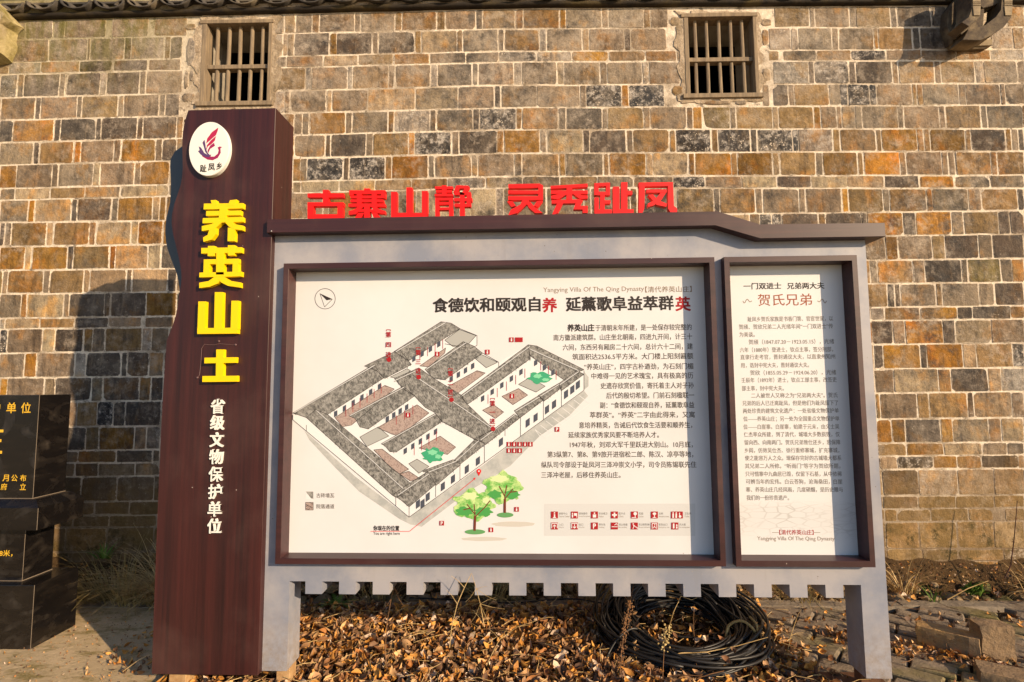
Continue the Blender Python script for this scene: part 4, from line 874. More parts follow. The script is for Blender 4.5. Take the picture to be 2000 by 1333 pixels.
flat(strokes([[(927, 1035), (928, 1005), (912, 985)], [(928, 1010), (948, 990), (957, 978)], [(928, 1004), (926, 985)], [(918, 993), (905, 996)], [(986, 1002), (986, 970), (975, 950)], [(986, 975), (1002, 955)], [(986, 968), (990, 948)], [(995, 962), (1009, 960)]], 2.0) + strokes([[(927, 1037), (928, 1008)], [(986, 1002), (986, 975)]], 4.6), 11, ink('tree_trunk_brown_ink', (0.16, 0.035, 0.02)), name='drawn_trunks')
flat([circ(928, 1039, 20, 24, 5), circ(987, 1006, 16, 24, 5)], 10, ink('hedge_green_ink', (0.12, 0.32, 0.12)), name='tree_beds')
flat([blob(945, 1053, 44, 4, 30, .05), blob(1003, 1024, 42, 5, 30, .05)], 3, ink('soft_grey_wash_ink', (0.56, 0.54, 0.50)), name='tree_shadows')
# markers, icons, legend
flat([circ(*c, 4.6, 18) for c in ((760, 703), (818, 737), (882, 781), (963, 838))], 12, M_REDI, name='marker_dots')
for (x, y0, y1, n_) in ((759, 653, 692, '四'), (817, 688, 724, '三'), (880, 729, 765, '二'), (962, 787, 822, '一')):
    st_ = (y1 - y0) / 2.0
    for q, ch in enumerate(('第', n_, '进')): ptext(ch, x - 5.2, x + 5.2, y0 + q * st_ + 1, 11 if ch != '一' else 11, M_REDI, bold=0.02, Y=YQ - 0.0030, name='marker_label')
    flat(strokes([[(x - 4, y0 - 6), (x - 4, y0 - 8.5), (x + 4, y0 - 8.5), (x + 4, y0 - 6)], [(x - 4, y1 + 8), (x - 4, y1 + 10), (x + 4, y1 + 10), (x + 4, y1 + 8)]], 1.2), 12, M_REDI, name='marker_bracket')
def sq(x, y, s, w=None): w = w or s; return [(x - w / 2, y - s / 2), (x + w / 2, y - s / 2), (x + w / 2, y + s / 2), (x - w / 2, y + s / 2)]
small_ic = [(854, 692), (797, 811), (1000, 774), (952, 688), (999, 664), (1088, 839), (863, 1022), (1009, 995), (959, 1035)] + [(x, 868) for x in (994, 1004.3, 1015, 1025.5, 1036)] + [(x, 880.5) for x in (994, 1004.5, 1015)]
leg = [(x, 1006) for x in (1083, 1122, 1161, 1200, 1239, 1278)] + [(x, 1027.5) for x in (1083, 1122, 1161, 1200, 1239, 1278, 1318)]
flat([[(1063, 984.5), (1358, 984), (1358, 1047), (1062.5, 1047)]], 1, M_LEGI, name='legend_field')
flat([sq(x, y, 9) for x, y in small_ic] + [sq(1013.5, 664, 9, 15)] + [sq(x, y, 13.5) for x, y in leg] + [sq(1322, 1006, 13.5, 23)], 12, M_REDI, name='icon_tiles')
ic = []
for x, y in [q for q in small_ic if q not in ((1088, 839), (863, 1022))]: ic += [sq(x, y + 1, 4.4, 2.6), sq(x, y - 2.6, 1.8)]
def ml(x, y, L): return [[(x + a, y + b) for a, b in l] for l in L]
gl = [circ(1083, 1002, 1.5, 8), sq(1083, 1008, 7, 2.6), sq(1083, 1011, 1.6, 6), circ(1118, 1003, 1.4, 8), sq(1118, 1008, 6, 2.4), sq(1124, 1005, 5, 6), sq(1126.5, 1009, 4, 1.4), circ(1161, 1002.5, 1.6, 8), sq(1161, 1008, 6, 6.5), sq(1200, 1006, 9.5, 3), sq(1200, 1006, 3, 9.5), circ(1240.5, 1003.5, 3.4, 10), sq(1240.5, 1008.5, 5, 1.4), sq(1238, 1011, 1.2, 9), circ(1278, 1003.5, 3.6, 9, 2.6), sq(1278, 1008.6, 5, 1.6), sq(1278, 1011, 1.2, 7),
      circ(1314.5, 1001.8, 1.3, 8), sq(1314.5, 1007.5, 8.5, 3), circ(1320.5, 1001.8, 1.3, 8), sq(1320.5, 1007.5, 8.5, 3), circ(1328, 1009, 2.6, 10), sq(1327, 1004.5, 6, 1.6),
      sq(1318 - 2.5, 1027.5, 9.5, 3), circ(1321.5, 1026, 1.7, 8), sq(1321.5, 1030.5, 4, 3)]
gl += strokes([[(1077.5, 1032), (1077.5, 1022.5), (1088.5, 1022.5), (1088.5, 1032)], [(1083, 1033), (1083, 1025)], [(1080, 1028.5), (1083, 1025), (1086, 1028.5)], [(1116.5, 1032), (1116.5, 1022.5), (1127.5, 1022.5), (1127.5, 1032)], [(1122, 1024), (1122, 1032)], [(1119, 1028.5), (1122, 1032), (1125, 1028.5)], [(1194.5, 1029), (1206, 1029)], [(1200, 1026), (1204, 1022.5), (1205.5, 1026)], [(1236, 1033), (1238, 1028), (1236.5, 1025), (1241, 1029), (1245, 1031), (1244, 1033)], [(1273.5, 1033), (1273.5, 1022.5), (1282.5, 1022.5), (1282.5, 1033)], [(1276, 1032), (1278, 1027.5), (1280.5, 1032)]], 1.3) + [circ(1236.5, 1023.3, 1.3, 8), circ(1278.5, 1025, 1.2, 8)]
flat(ic + gl, 13, M_WHITEI, name='icon_glyphs')
for x, y, h in ((1161, 1027.5, 10), (1088, 839, 7), (863, 1022, 7)): ptext('P', x - h * .3, x + h * .3, y, h, M_WHITEI, bold=0.03, Y=YQ - 0.0030, name='icon_letter')
for (x, y), a, b in zip([(1091.5, 1006), (1130.5, 1006), (1169.5, 1006), (1208.5, 1006), (1247.5, 1006), (1286.5, 1006), (1337, 1006)] + [(x + 8.5, 1027.5) for x in (1083, 1122, 1161, 1200, 1239, 1278, 1318)], ('游客中心', '团体接待', '安全保卫', '医疗点', '花园', '古树', '卫生间', '入口', '出口', '停车场', '禁止吸烟', '禁止携带宠物', '紧急出口', '灭火器'), ('Tourist Center', 'Group Reception', 'Police', 'Clinic', 'Garden', 'Ancient trees', 'Toilet', 'Way In', 'Way Out', 'Parking', 'No smoking', 'No pet allowed', 'Emergency exit', 'Fire extinguisher')):
    ptext(a, x, x + min(21, 4.2 * len(a)), y - 2.6, 4.6, M_INK, bold=0.0, name='legend_text'); ptext(b, x, x + min(21, 1.55 * len(b)), y + 3, 3.4, M_INKL, bold=0.0, name='legend_text')
flat(strokes([[(724, 1038), (800, 1038), (929, 934)]], 0.9) + [[(929, 933), (924.5, 934.2), (927.5, 937.8)]], 12, M_REDB, name='position_line')
flat([circ(935.5, 920.5, 4.4, 16), [(931.5, 922.5), (939.5, 922.5), (935.5, 930)]], 12, M_REDB, name='position_pin'); flat([circ(935.5, 920.5, 1.6, 10)], 13, M_WHITEI, name='pin_hole')
flat([sq(604.5, 968, 15)], 2, M_WHITEI, name='swatch'); flat([[(597, 960.5), (612, 960.5), (612, 975.5)], [(599, 963), (599, 960.5), (611, 974), (608, 974)]], 3, M_ROOFI, name='swatch'); flat([sq(604.5, 989, 15)], 2, M_PAVEI, name='swatch')
flat(strokes([[(597, 985), (612, 993)], [(597, 993), (605, 996.5)], [(604, 981.5), (612, 985)], [(601, 987), (598, 990)], [(607, 990), (604, 994)], [(597, 981.5), (597, 996.5), (612, 996.5), (612, 981.5), (597, 981.5)]], 0.8), 4, M_BLACK, name='swatch_lines')
cc_ = circ(635, 584, 19.8, 40); flat(strokes([cc_ + [cc_[0]]], 1.0) + strokes([[(625, 574), (634, 600), (649, 585), (625, 574)]], 0.9) + [[(625, 574), (649, 585), (638, 587)]], 2, M_BLACK, name='compass')

# ------------------------------------------------------------------ letters on the post, emblem
def outline_letter(name, polys, Y0, dep, m, par=sign, conv=None):
    bm = bmesh.new()
    for k_, pl in enumerate(polys):
        pts = [at(x, y, Y0) for x, y in pl]; e = 0.0003 * (k_ % 4)
        prism(bm, [(p.x, p.z) for p in pts], Y0 - e, Y0 + dep)
    return sp(obj(name, bm, m))
def rect(x0, y0, x1, y1): return [(x0, y0), (x1, y0), (x1, y1), (x0, y1)]
YL_ = YP - 0.024; D_ = 0.0235
S = lambda pl: [(280 + a / 3.028, 200 + b / 3.028) for a, b in pl]        # traced on an enlarged view
yang = [S([(358, 600), (590, 597), (588, 628), (356, 634)]), S([(398, 580), (428, 578), (440, 610), (408, 612)]), S([(512, 580), (552, 576), (540, 612), (500, 612)]),
        S([(455, 630), (497, 630), (497, 760), (455, 760)]) if False else S([(452, 625), (498, 625), (490, 690), (446, 690)]), S([(372, 644), (576, 640), (574, 668), (370, 672)]), S([(352, 686), (588, 678), (588, 707), (350, 716)]),
        S([(440, 700), (470, 706), (420, 752), (346, 762), (346, 733), (400, 722)]), S([(478, 704), (520, 700), (545, 722), (588, 730), (588, 758), (540, 752), (505, 735)]),
        S([(390, 752), (430, 742), (428, 780), (405, 812), (355, 826), (353, 800), (380, 785)]), S([(500, 742), (543, 742), (540, 822), (498, 822)])]
outline_letter('letter', yang, YL_, D_, M_YEL)
T2 = lambda pl: [(280 + a / 3.028, 200 + b / 3.028) for a, b in pl]
ying = [S([(343, 862), (581, 858), (580, 890), (342, 895)]), S([(382, 850), (420, 850), (420, 910), (380, 910)]), S([(500, 846), (540, 846), (538, 906), (500, 908)]),
        S([(432, 892), (478, 892), (476, 1020), (430, 1020)]), S([(357, 930), (562, 925), (562, 955), (357, 958)]), S([(357, 955), (392, 955), (390, 1012), (355, 1012)]), S([(528, 950), (562, 950), (562, 1008), (527, 1008)]),
        S([(332, 1008), (580, 1002), (578, 1030), (331, 1036)]), S([(425, 1030), (472, 1030), (440, 1072), (390, 1092), (330, 1099), (330, 1068), (385, 1058)]), S([(440, 1040), (470, 1026), (510, 1056), (573, 1066), (573, 1096), (500, 1086), (460, 1066)])]
outline_letter('letter', ying, YL_, D_, M_YEL)
S4 = lambda pl: [(a / 2.855, 433 + b / 2.855) for a, b in pl]
shan = [S4([(1106, 446), (1146, 446), (1142, 595), (1100, 626)]), S4([(1100, 595), (1324, 592), (1324, 625), (1100, 627)]), S4([(1198, 394), (1242, 394), (1238, 600), (1194, 600)]), S4([(1291, 442), (1330, 442), (1326, 600), (1286, 600)])]
outline_letter('letter', shan, YL_, D_, M_YEL)
tu = [S4([(1140, 760), (1315, 757), (1313, 788), (1139, 791)]), S4([(1206, 714), (1246, 714), (1243, 870), (1203, 870)]), S4([(1129, 862), (1320, 860), (1320, 893), (1128, 895)])]
outline_letter('letter', tu, YL_, D_, M_YEL)
bm = bmesh.new(); gl_pts = [at(280 + a / 2.897, 600 + b / 2.897, YP - .0015) for a, b in ((303, 403), (318, 385), (325, 320), (330, 235), (345, 212), (400, 215), (428, 208), (480, 212), (524, 216))]
tube(bm, gl_pts, .0016, 5)
for a, b in ((306, 400), (428, 194), (522, 214)):
    p = at(280 + a / 2.897, 600 + b / 2.897, YP - .001); g2 = bmesh.ops.create_icosphere(bm, subdivisions=1, radius=.006); bmesh.ops.translate(bm, vec=(p.x, p.y, p.z), verts=g2['verts'])
sp(obj('adhesive_trace', bm, M_GLUE))
for ch, y, x in zip('省级文物保护单位', (794, 825.5, 859, 892, 926, 960, 994, 1027), (426.8, 425.8, 424.8, 424, 423, 422, 421, 420.3)):
    a = at(x - 13.5, y, YP); b = at(x + 13.5, y, YP); c1 = at(x, y - 14.5, YP); c2 = at(x, y + 14.5, YP)
    place_text('small_letter', ch, (a.x, a.z), (b.x, a.z), c1.z - c2.z, YP - .0045, M_WHT, sign, bold=0.022, depth=0.004)
# emblem disc
ec = Vector((-1.5765, 0, EYE + 1.165)); bm = bmesh.new(); n = 64; rings = []
for (s, y_) in ((0.985, YP - .024), (1.0, YP - .020), (1.0, YP)):
    rings.append([bm.verts.new((ec.x + .1015 * s * math.cos(2 * math.pi * k / n), y_, ec.z + .139 * s * math.sin(2 * math.pi * k / n))) for k in range(n)])
bm.faces.new(rings[0])
for a in range(2):
    for k in range(n): bm.faces.new((rings[a][k], rings[a + 1][k], rings[a + 1][(k + 1) % n], rings[a][(k + 1) % n]))
emb = sp(obj('emblem_disc', bm, M_WHT))
def emblem_print(polys, m, layer):
    bm = bmesh.new()
    for pl in polys:
        vs = []
        for a, b in pl: p = at(280 + a / 3.028, 200 + b / 3.028, YP - .024); vs.append(bm.verts.new((p.x, YP - .0245 - .0004 * layer, p.z)))
        yv = vs[0].co.y; p2 = [Vector((v.co.x * 100, v.co.z * 100)) for v in vs]
        for v in vs: bm.verts.remove(v)
        o_, _e, f_, _a, _b, _c = delaunay_2d_cdt(p2, [], [list(range(len(p2)))], 1, 1e-5); nv = [bm.verts.new((q.x / 100, yv, q.y / 100)) for q in o_]
        for f in f_: bm.faces.new([nv[i] for i in f])
    o = obj('emblem_print', bm, m, emb); o.matrix_parent_inverse = Matrix.Translation((0, 0, 0)); return o
M_CRIM = ink('crimson_ink', (0.42, 0.02, 0.08)); M_PURP = ink('purple_ink', (0.10, 0.05, 0.16)); M_MAG = ink('magenta_ink', (0.30, 0.02, 0.10))
emblem_print([[(444, 150), (405, 178), (378, 215), (368, 262), (372, 245), (392, 228), (430, 195), (440, 170)], [(430, 200), (398, 228), (376, 255), (370, 290), (382, 262), (404, 248), (424, 226)]], M_CRIM, 0)
emblem_print([[(418, 240), (395, 258), (380, 285), (382, 305), (396, 276), (424, 258)], [(440, 268), (452, 262), (466, 266), (456, 274), (458, 300), (440, 330), (410, 344), (380, 340), (350, 322), (338, 300), (360, 318), (385, 324), (402, 306), (398, 322), (420, 322), (440, 305), (446, 285)]], M_MAG, 0)
emblem_print([[(362, 222), (350, 240), (358, 262), (366, 292), (380, 312), (360, 300), (350, 282), (340, 268), (328, 262), (334, 284), (324, 290), (340, 310), (362, 322), (385, 326), (400, 318), (380, 300), (370, 270), (366, 240)]], M_PURP, 1)
def emb_text(ch, x, y, w, h, m):
    a = at(x - w / 2, y, YP - .024); b = at(x + w / 2, y, YP - .024); c1 = at(x, y - h / 2, YP - .024); c2 = at(x, y + h / 2, YP - .024)
    o = place_text('emblem_character', ch, (a.x, a.z), (b.x, a.z), c1.z - c2.z, YP - .0255, m, emb, bold=0.02); o.matrix_parent_inverse = Matrix.Translation((0, 0, 0))
emb_text('趾', 397.5, 329.5, 13, 14, M_BLACK); emb_text('凤', 413.5, 327, 13, 14, M_BLACK); emb_text('乡', 428.5, 325, 11, 14, M_BLACK)
# emblem pieces were built in world coordinates: keep them in place under the disc
for ch in [o for o in bpy.data.objects if o.parent == emb]: ch.matrix_parent_inverse = Matrix.Translation((0, 0, 0))

# red letters standing on the cap rail
Sr = lambda pl: [(560 + a / 4.0, 190 + b / 4.0) for a, b in pl]; Sq = lambda pl: [(960 + a / 4.0, 190 + b / 4.0) for a, b in pl]
YRd = 2.56
red = [
 [Sr(rect(163, 752, 444, 784)), Sr(rect(282, 725, 326, 830)), Sr(rect(163, 822, 442, 852)), Sr(rect(163, 822, 208, 960)), Sr(rect(396, 822, 438, 960)), Sr(rect(163, 915, 438, 960))],
 [Sr(rect(487, 728, 770, 756)), Sr(rect(604, 714, 648, 735)), Sr(rect(487, 728, 520, 768)), Sr(rect(738, 728, 770, 790)), Sr(rect(497, 770, 766, 790)), Sr(rect(497, 800, 754, 820)), Sr(rect(548, 752, 586, 850)), Sr(rect(664, 752, 702, 850)), Sr(rect(482, 832, 768, 856)), Sr([(560, 850), (604, 850), (540, 915), (484, 920), (484, 890), (530, 880)]), Sr([(655, 850), (700, 850), (720, 880), (768, 888), (768, 912), (700, 905)]), Sr(rect(604, 852, 648, 960)), Sr(rect(520, 876, 736, 896)), Sr([(560, 905), (604, 905), (570, 960), (520, 960)]), Sr([(660, 900), (700, 900), (750, 960), (690, 960)])],
 [Sr(rect(815, 740, 860, 960)), Sr(rect(935, 706, 980, 960)), Sr(rect(1056, 734, 1100, 960)), Sr(rect(815, 905, 1100, 960))],
 [Sr(rect(1158, 698, 1298, 718)), Sr(rect(1166, 728, 1290, 746)), Sr(rect(1156, 756, 1300, 776)), Sr(rect(1212, 690, 1248, 776)), Sr(rect(1160, 786, 1298, 806)), Sr(rect(1160, 786, 1190, 940)), Sr(rect(1268, 786, 1298, 940)), Sr(rect(1185, 822, 1275, 840)), Sr(rect(1185, 862, 1275, 880)),
  Sr([(1325, 690), (1365, 690), (1335, 740), (1300, 745)]), Sr(rect(1330, 692, 1420, 714)), Sr([(1395, 700), (1428, 700), (1400, 750), (1370, 750)]), Sr(rect(1310, 742, 1436, 764)), Sr(rect(1306, 788, 1448, 812)), Sr(rect(1310, 832, 1436, 856)), Sr(rect(1406, 742, 1438, 856)), Sr(rect(1352, 742, 1388, 960))],
 [Sq([(132, 680), (375, 676), (403, 690), (403, 706), (132, 712)]), Sq(rect(130, 730, 403, 754)), Sq(rect(130, 774, 403, 804)), Sq(rect(366, 690, 403, 800)), Sq([(245, 795), (298, 795), (285, 830), (200, 905), (130, 925), (150, 880), (225, 840)]), Sq([(275, 830), (300, 815), (340, 862), (400, 905), (340, 905), (290, 862)]), Sq([(122, 815), (165, 815), (190, 850), (155, 858)]), Sq([(355, 812), (402, 810), (365, 858), (330, 850)])],
 [Sq([(462, 694), (750, 676), (752, 702), (462, 715)]), Sq(rect(464, 730, 752, 756)), Sq(rect(586, 690, 630, 800)), Sq([(560, 750), (590, 758), (520, 800), (466, 792), (466, 772)]), Sq([(640, 756), (680, 750), (705, 768), (752, 770), (752, 792), (690, 795)]), Sq([(470, 805), (700, 798), (700, 828), (470, 832)]), Sq([(515, 825), (562, 825), (520, 905), (470, 925)]), Sq([(665, 805), (715, 805), (690, 850), (752, 850), (752, 905), (712, 905), (712, 878), (640, 878)])],
 [Sq([(804, 672), (925, 668), (925, 694), (804, 698)]), Sq(rect(804, 672, 836, 766)), Sq(rect(896, 670, 926, 762)), Sq(rect(804, 740, 926, 766)), Sq(rect(850, 760, 884, 905)), Sq(rect(805, 785, 838, 905)), Sq(rect(880, 806, 930, 832)), Sq(rect(805, 878, 940, 925)), Sq(rect(1014, 665, 1062, 905)), Sq(rect(950, 700, 1000, 905)), Sq(rect(1060, 732, 1100, 762)), Sq(rect(948, 876, 1110, 925))],
 [Sq([(1150, 668), (1418, 664), (1418, 694), (1150, 698)]), Sq([(1155, 690), (1198, 690), (1194, 870), (1170, 925), (1150, 925)]), Sq([(1378, 690), (1418, 690), (1425, 850), (1450, 870), (1450, 905), (1412, 925), (1380, 870)]), Sq(rect(1212, 722, 1368, 746)), Sq([(1326, 740), (1368, 740), (1330, 800), (1270, 845), (1225, 858), (1222, 832), (1280, 800)]), Sq([(1225, 765), (1262, 760), (1300, 805), (1370, 832), (1366, 858), (1290, 842)])]]
for L_ in red: outline_letter('red_letter', L_, YRd, 0.03, M_RED)
sp(mkbox('letter_rail', -1.14, 0.74, YRd + .004, YRd + .024, H4 + 0.0005, H4 + .012, M_STEEL))

# ------------------------------------------------------------------ STONE MONUMENT
mon = empty('stone_monument', (-3.4, 2.95, 0)); tag(mon, 'stepped polished black granite monument with gold characters, beside the signboard post', 'monument')
def mp(o): o.parent = mon; o.matrix_parent_inverse = Matrix.Translation((3.4, -2.95, 0)); return o
mp(mkbox('base_block', -4.3, -2.705, 2.845, 3.125, -0.03, 0.352, M_GRAN, bev=.003)); mp(mkbox('middle_block', -4.2, -2.832, 2.902, 3.085, 0.3525, 0.645, M_GRAN, bev=.003))
bm = bmesh.new(); v = box(bm, -4.3, -2.703, 2.835, 3.13, 0.6455, 0.765)
lo = [bm.verts.new(p) for p in ((-4.3, 2.835, .7652), (-2.703, 2.835, .7652), (-2.703, 3.13, .7652), (-4.3, 3.13, .7652))]; hi = [bm.verts.new(p) for p in ((-4.3, 2.885, .802), (-2.765, 2.885, .802), (-2.765, 3.105, .802), (-4.3, 3.105, .802))]
bm.faces.new(hi)
for k in range(4): bm.faces.new((lo[k], lo[(k + 1) % 4], hi[(k + 1) % 4], hi[k]))
mp(obj('cap_slab', bm, M_GRAN))
mp(mkbox('tablet', -4.15, -2.795, 2.895, 3.10, 0.8022, 1.381, M_GRAN, bev=.003))
def seam(a, b, r_=.0013): bm = bmesh.new(); tube(bm, [a, b], r_, 4); return mp(obj('edge_seam', bm, M_SEAM))
seam((-2.705, 2.8455, 0), (-2.705, 2.8455, .352)); seam((-2.832, 2.903, .354), (-2.832, 2.903, .64)); seam((-2.795, 2.8955, .803), (-2.795, 2.8955, 1.38)); seam((-2.703, 2.8355, .648), (-2.703, 2.8355, .764))
seam((-4.2, 2.9015, .354), (-2.832, 2.9015, .354), .002); seam((-2.831, 2.902, .354), (-2.831, 3.085, .354), .003); seam((-4.1, 2.8945, .804), (-2.795, 2.8945, .804), .0025); seam((-2.794, 2.895, .804), (-2.794, 3.1, .804), .0025)
def gold(ch, x, y, wpx, hpx, Y):
    a = at(x - wpx / 2, y, Y); b = at(x + wpx / 2, y, Y); c1 = at(x, y - hpx / 2, Y); c2 = at(x, y + hpx / 2, Y)
    o = place_text('gold_character', ch, (a.x, a.z), (b.x, a.z), c1.z - c2.z, Y - .0008, M_GOLD, mon, bold=0.012); o.matrix_parent_inverse = Matrix.Translation((3.4, -2.95, 0))
for ch, x in (('护', -9), ('单', 22.5), ('位', 51)): gold(ch, x, 797, 19, 21, 2.895)
gold('庄', -22, 860, 56, 58, 2.895)
for ch, x, y in (('月', 11.5, 934), ('公', 28.5, 934), ('布', 45.5, 934), ('府', 8, 951), ('立', 45, 951)): gold(ch, x, y, 12, 13, 2.895)
gold('8米，', 12, 1081, 26, 13, 2.902)

# ------------------------------------------------------------------ CABLE COIL
coil = empty('cable_coil', (0.82, 3.05, 0)); tag(coil, 'big tangled coil of black cable lying on dead leaves under the signboard', 'cable')
def loopmesh(k):
    t0 = random.uniform(0, 6.28); rx = random.uniform(0.27, 0.42); ry = random.uniform(0.26, 0.40); ox, oy = random.uniform(-.06, .04), random.uniform(-.06, .04); z0 = 0.02 + 0.17 * random.random() ** 1.2
    tilt = random.uniform(0.14, 0.44); ph = random.uniform(0, 6.28); pts = []; n = 56; drift = random.uniform(-.05, .05); a2 = random.uniform(0, .04)
    for q in range(n + 1):
        t = t0 + 2 * math.pi * 1.04 * q / n; s = q / n
        x = ox + (rx + drift * s + a2 * math.sin(3 * t + ph)) * math.cos(t) ; y = oy + (ry + drift * s) * math.sin(t)
        z = z0 * (0.45 + 0.55 * (0.5 + 0.5 * math.sin(t))) + tilt * max(0, y) * 0.62 + 0.016 * math.sin(2 * t + ph) + .01
        pts.append((x, y, max(.012, z)))
    return pts
for k in range(64):
    bm = bmesh.new(); tube(bm, loopmesh(k), random.choice((.006, .007, .007)), 6); obj('cable_loop', bm, M_CABLE, coil, smooth=True)
def stray(pix, r_, m, nm='loose_end'):
    pts = [Vector(p) for p in pix]; out = []
    for i in range(len(pts) - 1):
        p0, p1, p2, p3 = pts[max(i - 1, 0)], pts[i], pts[i + 1], pts[min(i + 2, len(pts) - 1)]
        for q in range(8):
            t = q / 8; out.append(0.5 * ((2 * p1) + (p2 - p0) * t + (2 * p0 - 5 * p1 + 4 * p2 - p3) * t * t + (3 * p1 - p0 - 3 * p2 + p3) * t ** 3))
    out.append(pts[-1]); bm = bmesh.new(); tube(bm, [p - Vector((0.82, 3.05, 0)) for p in out], r_, 6); return obj(nm, bm, m, coil, smooth=True)
def gp(x, y, z=0.02): return on_ground(x, y, z)
stray([gp(1178, 1262, .015), gp(1172, 1215, .08), gp(1196, 1200, .13), gp(1215, 1222, .10), gp(1232, 1258, .05)], .0065, M_CABLE)
stray([gp(1176, 1330, .012), gp(1183, 1290, .03), gp(1205, 1250, .10), gp(1235, 1228, .14), gp(1262, 1238, .10)], .0065, M_CABLE)
stray([gp(1455, 1235, .10), gp(1420, 1247, .07), gp(1350, 1246, .05), gp(1300, 1240, .05)], .0065, M_CABLE)
stray([gp(1418, 1246, .10), gp(1424, 1222, .15), gp(1448, 1213, .18), gp(1470, 1228, .15), gp(1477, 1244, .10)], .0075, M_CABLEY); stray([gp(1477, 1246, .10), gp(1478, 1222, .16), gp(1464, 1205, .18)], .006, M_CABLEY)
stray([gp(1225, 1190, .14), gp(1120, 1170, .06), gp(1000, 1178, .03), gp(900, 1172, .03), gp(800, 1168, .03)], .005, M_CABLE)
stray([gp(1480, 1235, .12), gp(1400, 1180, .17), gp(1352, 1152, .16)], .006, M_CABLE)

# ------------------------------------------------------------------ LOOSE BRICKS on the paving
def loose(name, c, size, rot, label, m=M_LBRICK, sd=1):
    bm = bmesh.new(); box(bm, -size[0] / 2, size[0] / 2, -size[1] / 2, size[1] / 2, 0, size[2]); bmesh.ops.subdivide_edges(bm, edges=bm.edges[:], cuts=5, use_grid_fill=True)
    for v in bm.verts:
        e = sum(1 for q in range(3) if abs(abs(v.co[q] - (size[2] / 2 if q == 2 else 0)) - size[q] / 2) < 1e-4)
        ctr = Vector((0, 0, size[2] / 2)); s = 1 - 0.022 * max(0, e - 1); v.co = ctr + (v.co - ctr) * s
        w_ = Vector((sd, 0, 0)); v.co += Vector((noise.noise(v.co * 22 + w_), noise.noise(v.co * 22 + w_ + Vector((5, 0, 0))), noise.noise(v.co * 22 + w_ + Vector((0, 5, 0))))) * 0.006
    o = obj(name, bm, m); o.location = c; o.rotation_euler = rot; return tag(o, label, 'brick')
p = on_ground(1852, 1268, .02); loose('loose_brick', (p.x, p.y, .020), (.26, .10, .10), (0, 0, R(-38)), 'worn brick lying askew on the paving, its right end sunlit, left of the upright brick', sd=2)
p = on_ground(1951, 1290, .02); loose('loose_brick', (p.x, p.y + .03, .020), (.15, .09, .17), (0, 0, R(-8)), 'squat worn brick standing on end on the paving at the far right', sd=7)
p = on_ground(1955, 1330, .02); loose('loose_brick', (p.x + .04, p.y - .02, .014), (.26, .13, .055), (R(3), 0, R(-30)), 'flat pale worn slab of brick in the bottom right corner', sd=9)

# ------------------------------------------------------------------ LEAF LITTER and plants
LC = [(.62, .31, .07), (.54, .25, .06), (.40, .17, .05), (.60, .37, .17), (.26, .12, .05), (.64, .49, .36), (.13, .07, .04), (.58, .28, .06), (.30, .17, .085), (.46, .27, .13), (.18, .10, .055)]
def litter(name, n, place, size, seedm=M_LITTER):
    verts, faces, cols = [], [], []
    for _ in range(n):
        x, y, z = place(); L = random.uniform(*size) * (random.uniform(.45, .8) if random.random() < .25 else 1); Wd = L * random.uniform(.42, .7); a = random.uniform(0, 6.28); pit_ = random.gauss(0, .55); rol = random.gauss(0, .6); curl_ = random.uniform(.2, 3.2); cup = random.uniform(-1.2, 2.0)
        M_ = Matrix.Rotation(a, 3, 'Z') @ Matrix.Rotation(pit_, 3, 'Y') @ Matrix.Rotation(rol, 3, 'X'); b0 = len(verts)
        c = random.choice(LC); lum = random.uniform(.8, 1.4); c = (c[0] * lum, c[1] * lum, c[2] * lum, 1)
        prof_ = ((-.5, .12), (-.22, .95), (.12, 1.0), (.5, .06))
        for (s, w_) in prof_:
            for k in (-1, 0, 1):
                vx = s * L; vy = k * Wd / 2 * w_; vz = curl_ * (s * s) * L * .8 + cup * (vy * vy) / Wd * 2.0 + random.uniform(-.001, .001)
                p_ = M_ @ Vector((vx, vy, vz)); verts.append((x + p_.x, y + p_.y, max(0.004, z + p_.z))); cols.append(c)
        for r_ in range(3):
            for k in range(2): q = b0 + r_ * 3 + k; faces.append((q, q + 1, q + 4, q + 3))
    me = bpy.data.meshes.new(name); me.from_pydata(verts, [], faces); at_ = me.color_attributes.new('tint', 'FLOAT_COLOR', 'POINT')
    at_.data.foreach_set('color', [q for c in cols for q in c])
    for p_ in me.polygons: p_.use_smooth = True
    return link(name, me, seedm)
def pl1():
    while True:
        x = random.uniform(-1.75, 1.45); y = random.uniform(2.25, 3.42)
        d = 1.0 if x < .35 else max(0, 1 - (x - .35) / 1.5)
        if x > 1.0 and y > 3.2: d *= .5
        if (x - .82) ** 2 + (y - 3.05) ** 2 < .11: d *= .35
        if x < -1.25: d *= .55
        if random.random() < d: return x, y, random.uniform(.005, .040)
o = litter('leaf_litter', 9800, pl1, (.027, .066)); tag(o, 'thick carpet of curled dry orange-brown leaves under the signboard', 'dead leaves', kind='stuff')
def pl2():
    r_ = random.random()
    if r_ < .3: t = random.random(); return 1.62 + .75 * t + random.gauss(0, .04), 3.10 - .33 * t + random.gauss(0, .055), .03
    if r_ < .55: return random.uniform(-2.25, -1.6), random.uniform(2.6, 3.35), .028
    if r_ < .8: return random.uniform(1.0, 2.9), random.uniform(2.5, 3.4), .03
    return random.uniform(-3.0, 3.6), 3.52 + random.uniform(-.06, .14), .05
o = litter('scattered_leaves', 900, pl2, (.020, .045)); tag(o, 'scattered dry leaves and bits over the paving, drain and concrete', 'dead leaves', kind='stuff')
def pl3():
    t = random.uniform(0, 6.28); r_ = random.uniform(.15, .45); x = .82 + r_ * math.cos(t); y = 3.05 + r_ * math.sin(t); return x, y, .10 + max(0, y - 3.05) * .25 + random.uniform(-.03, .03)
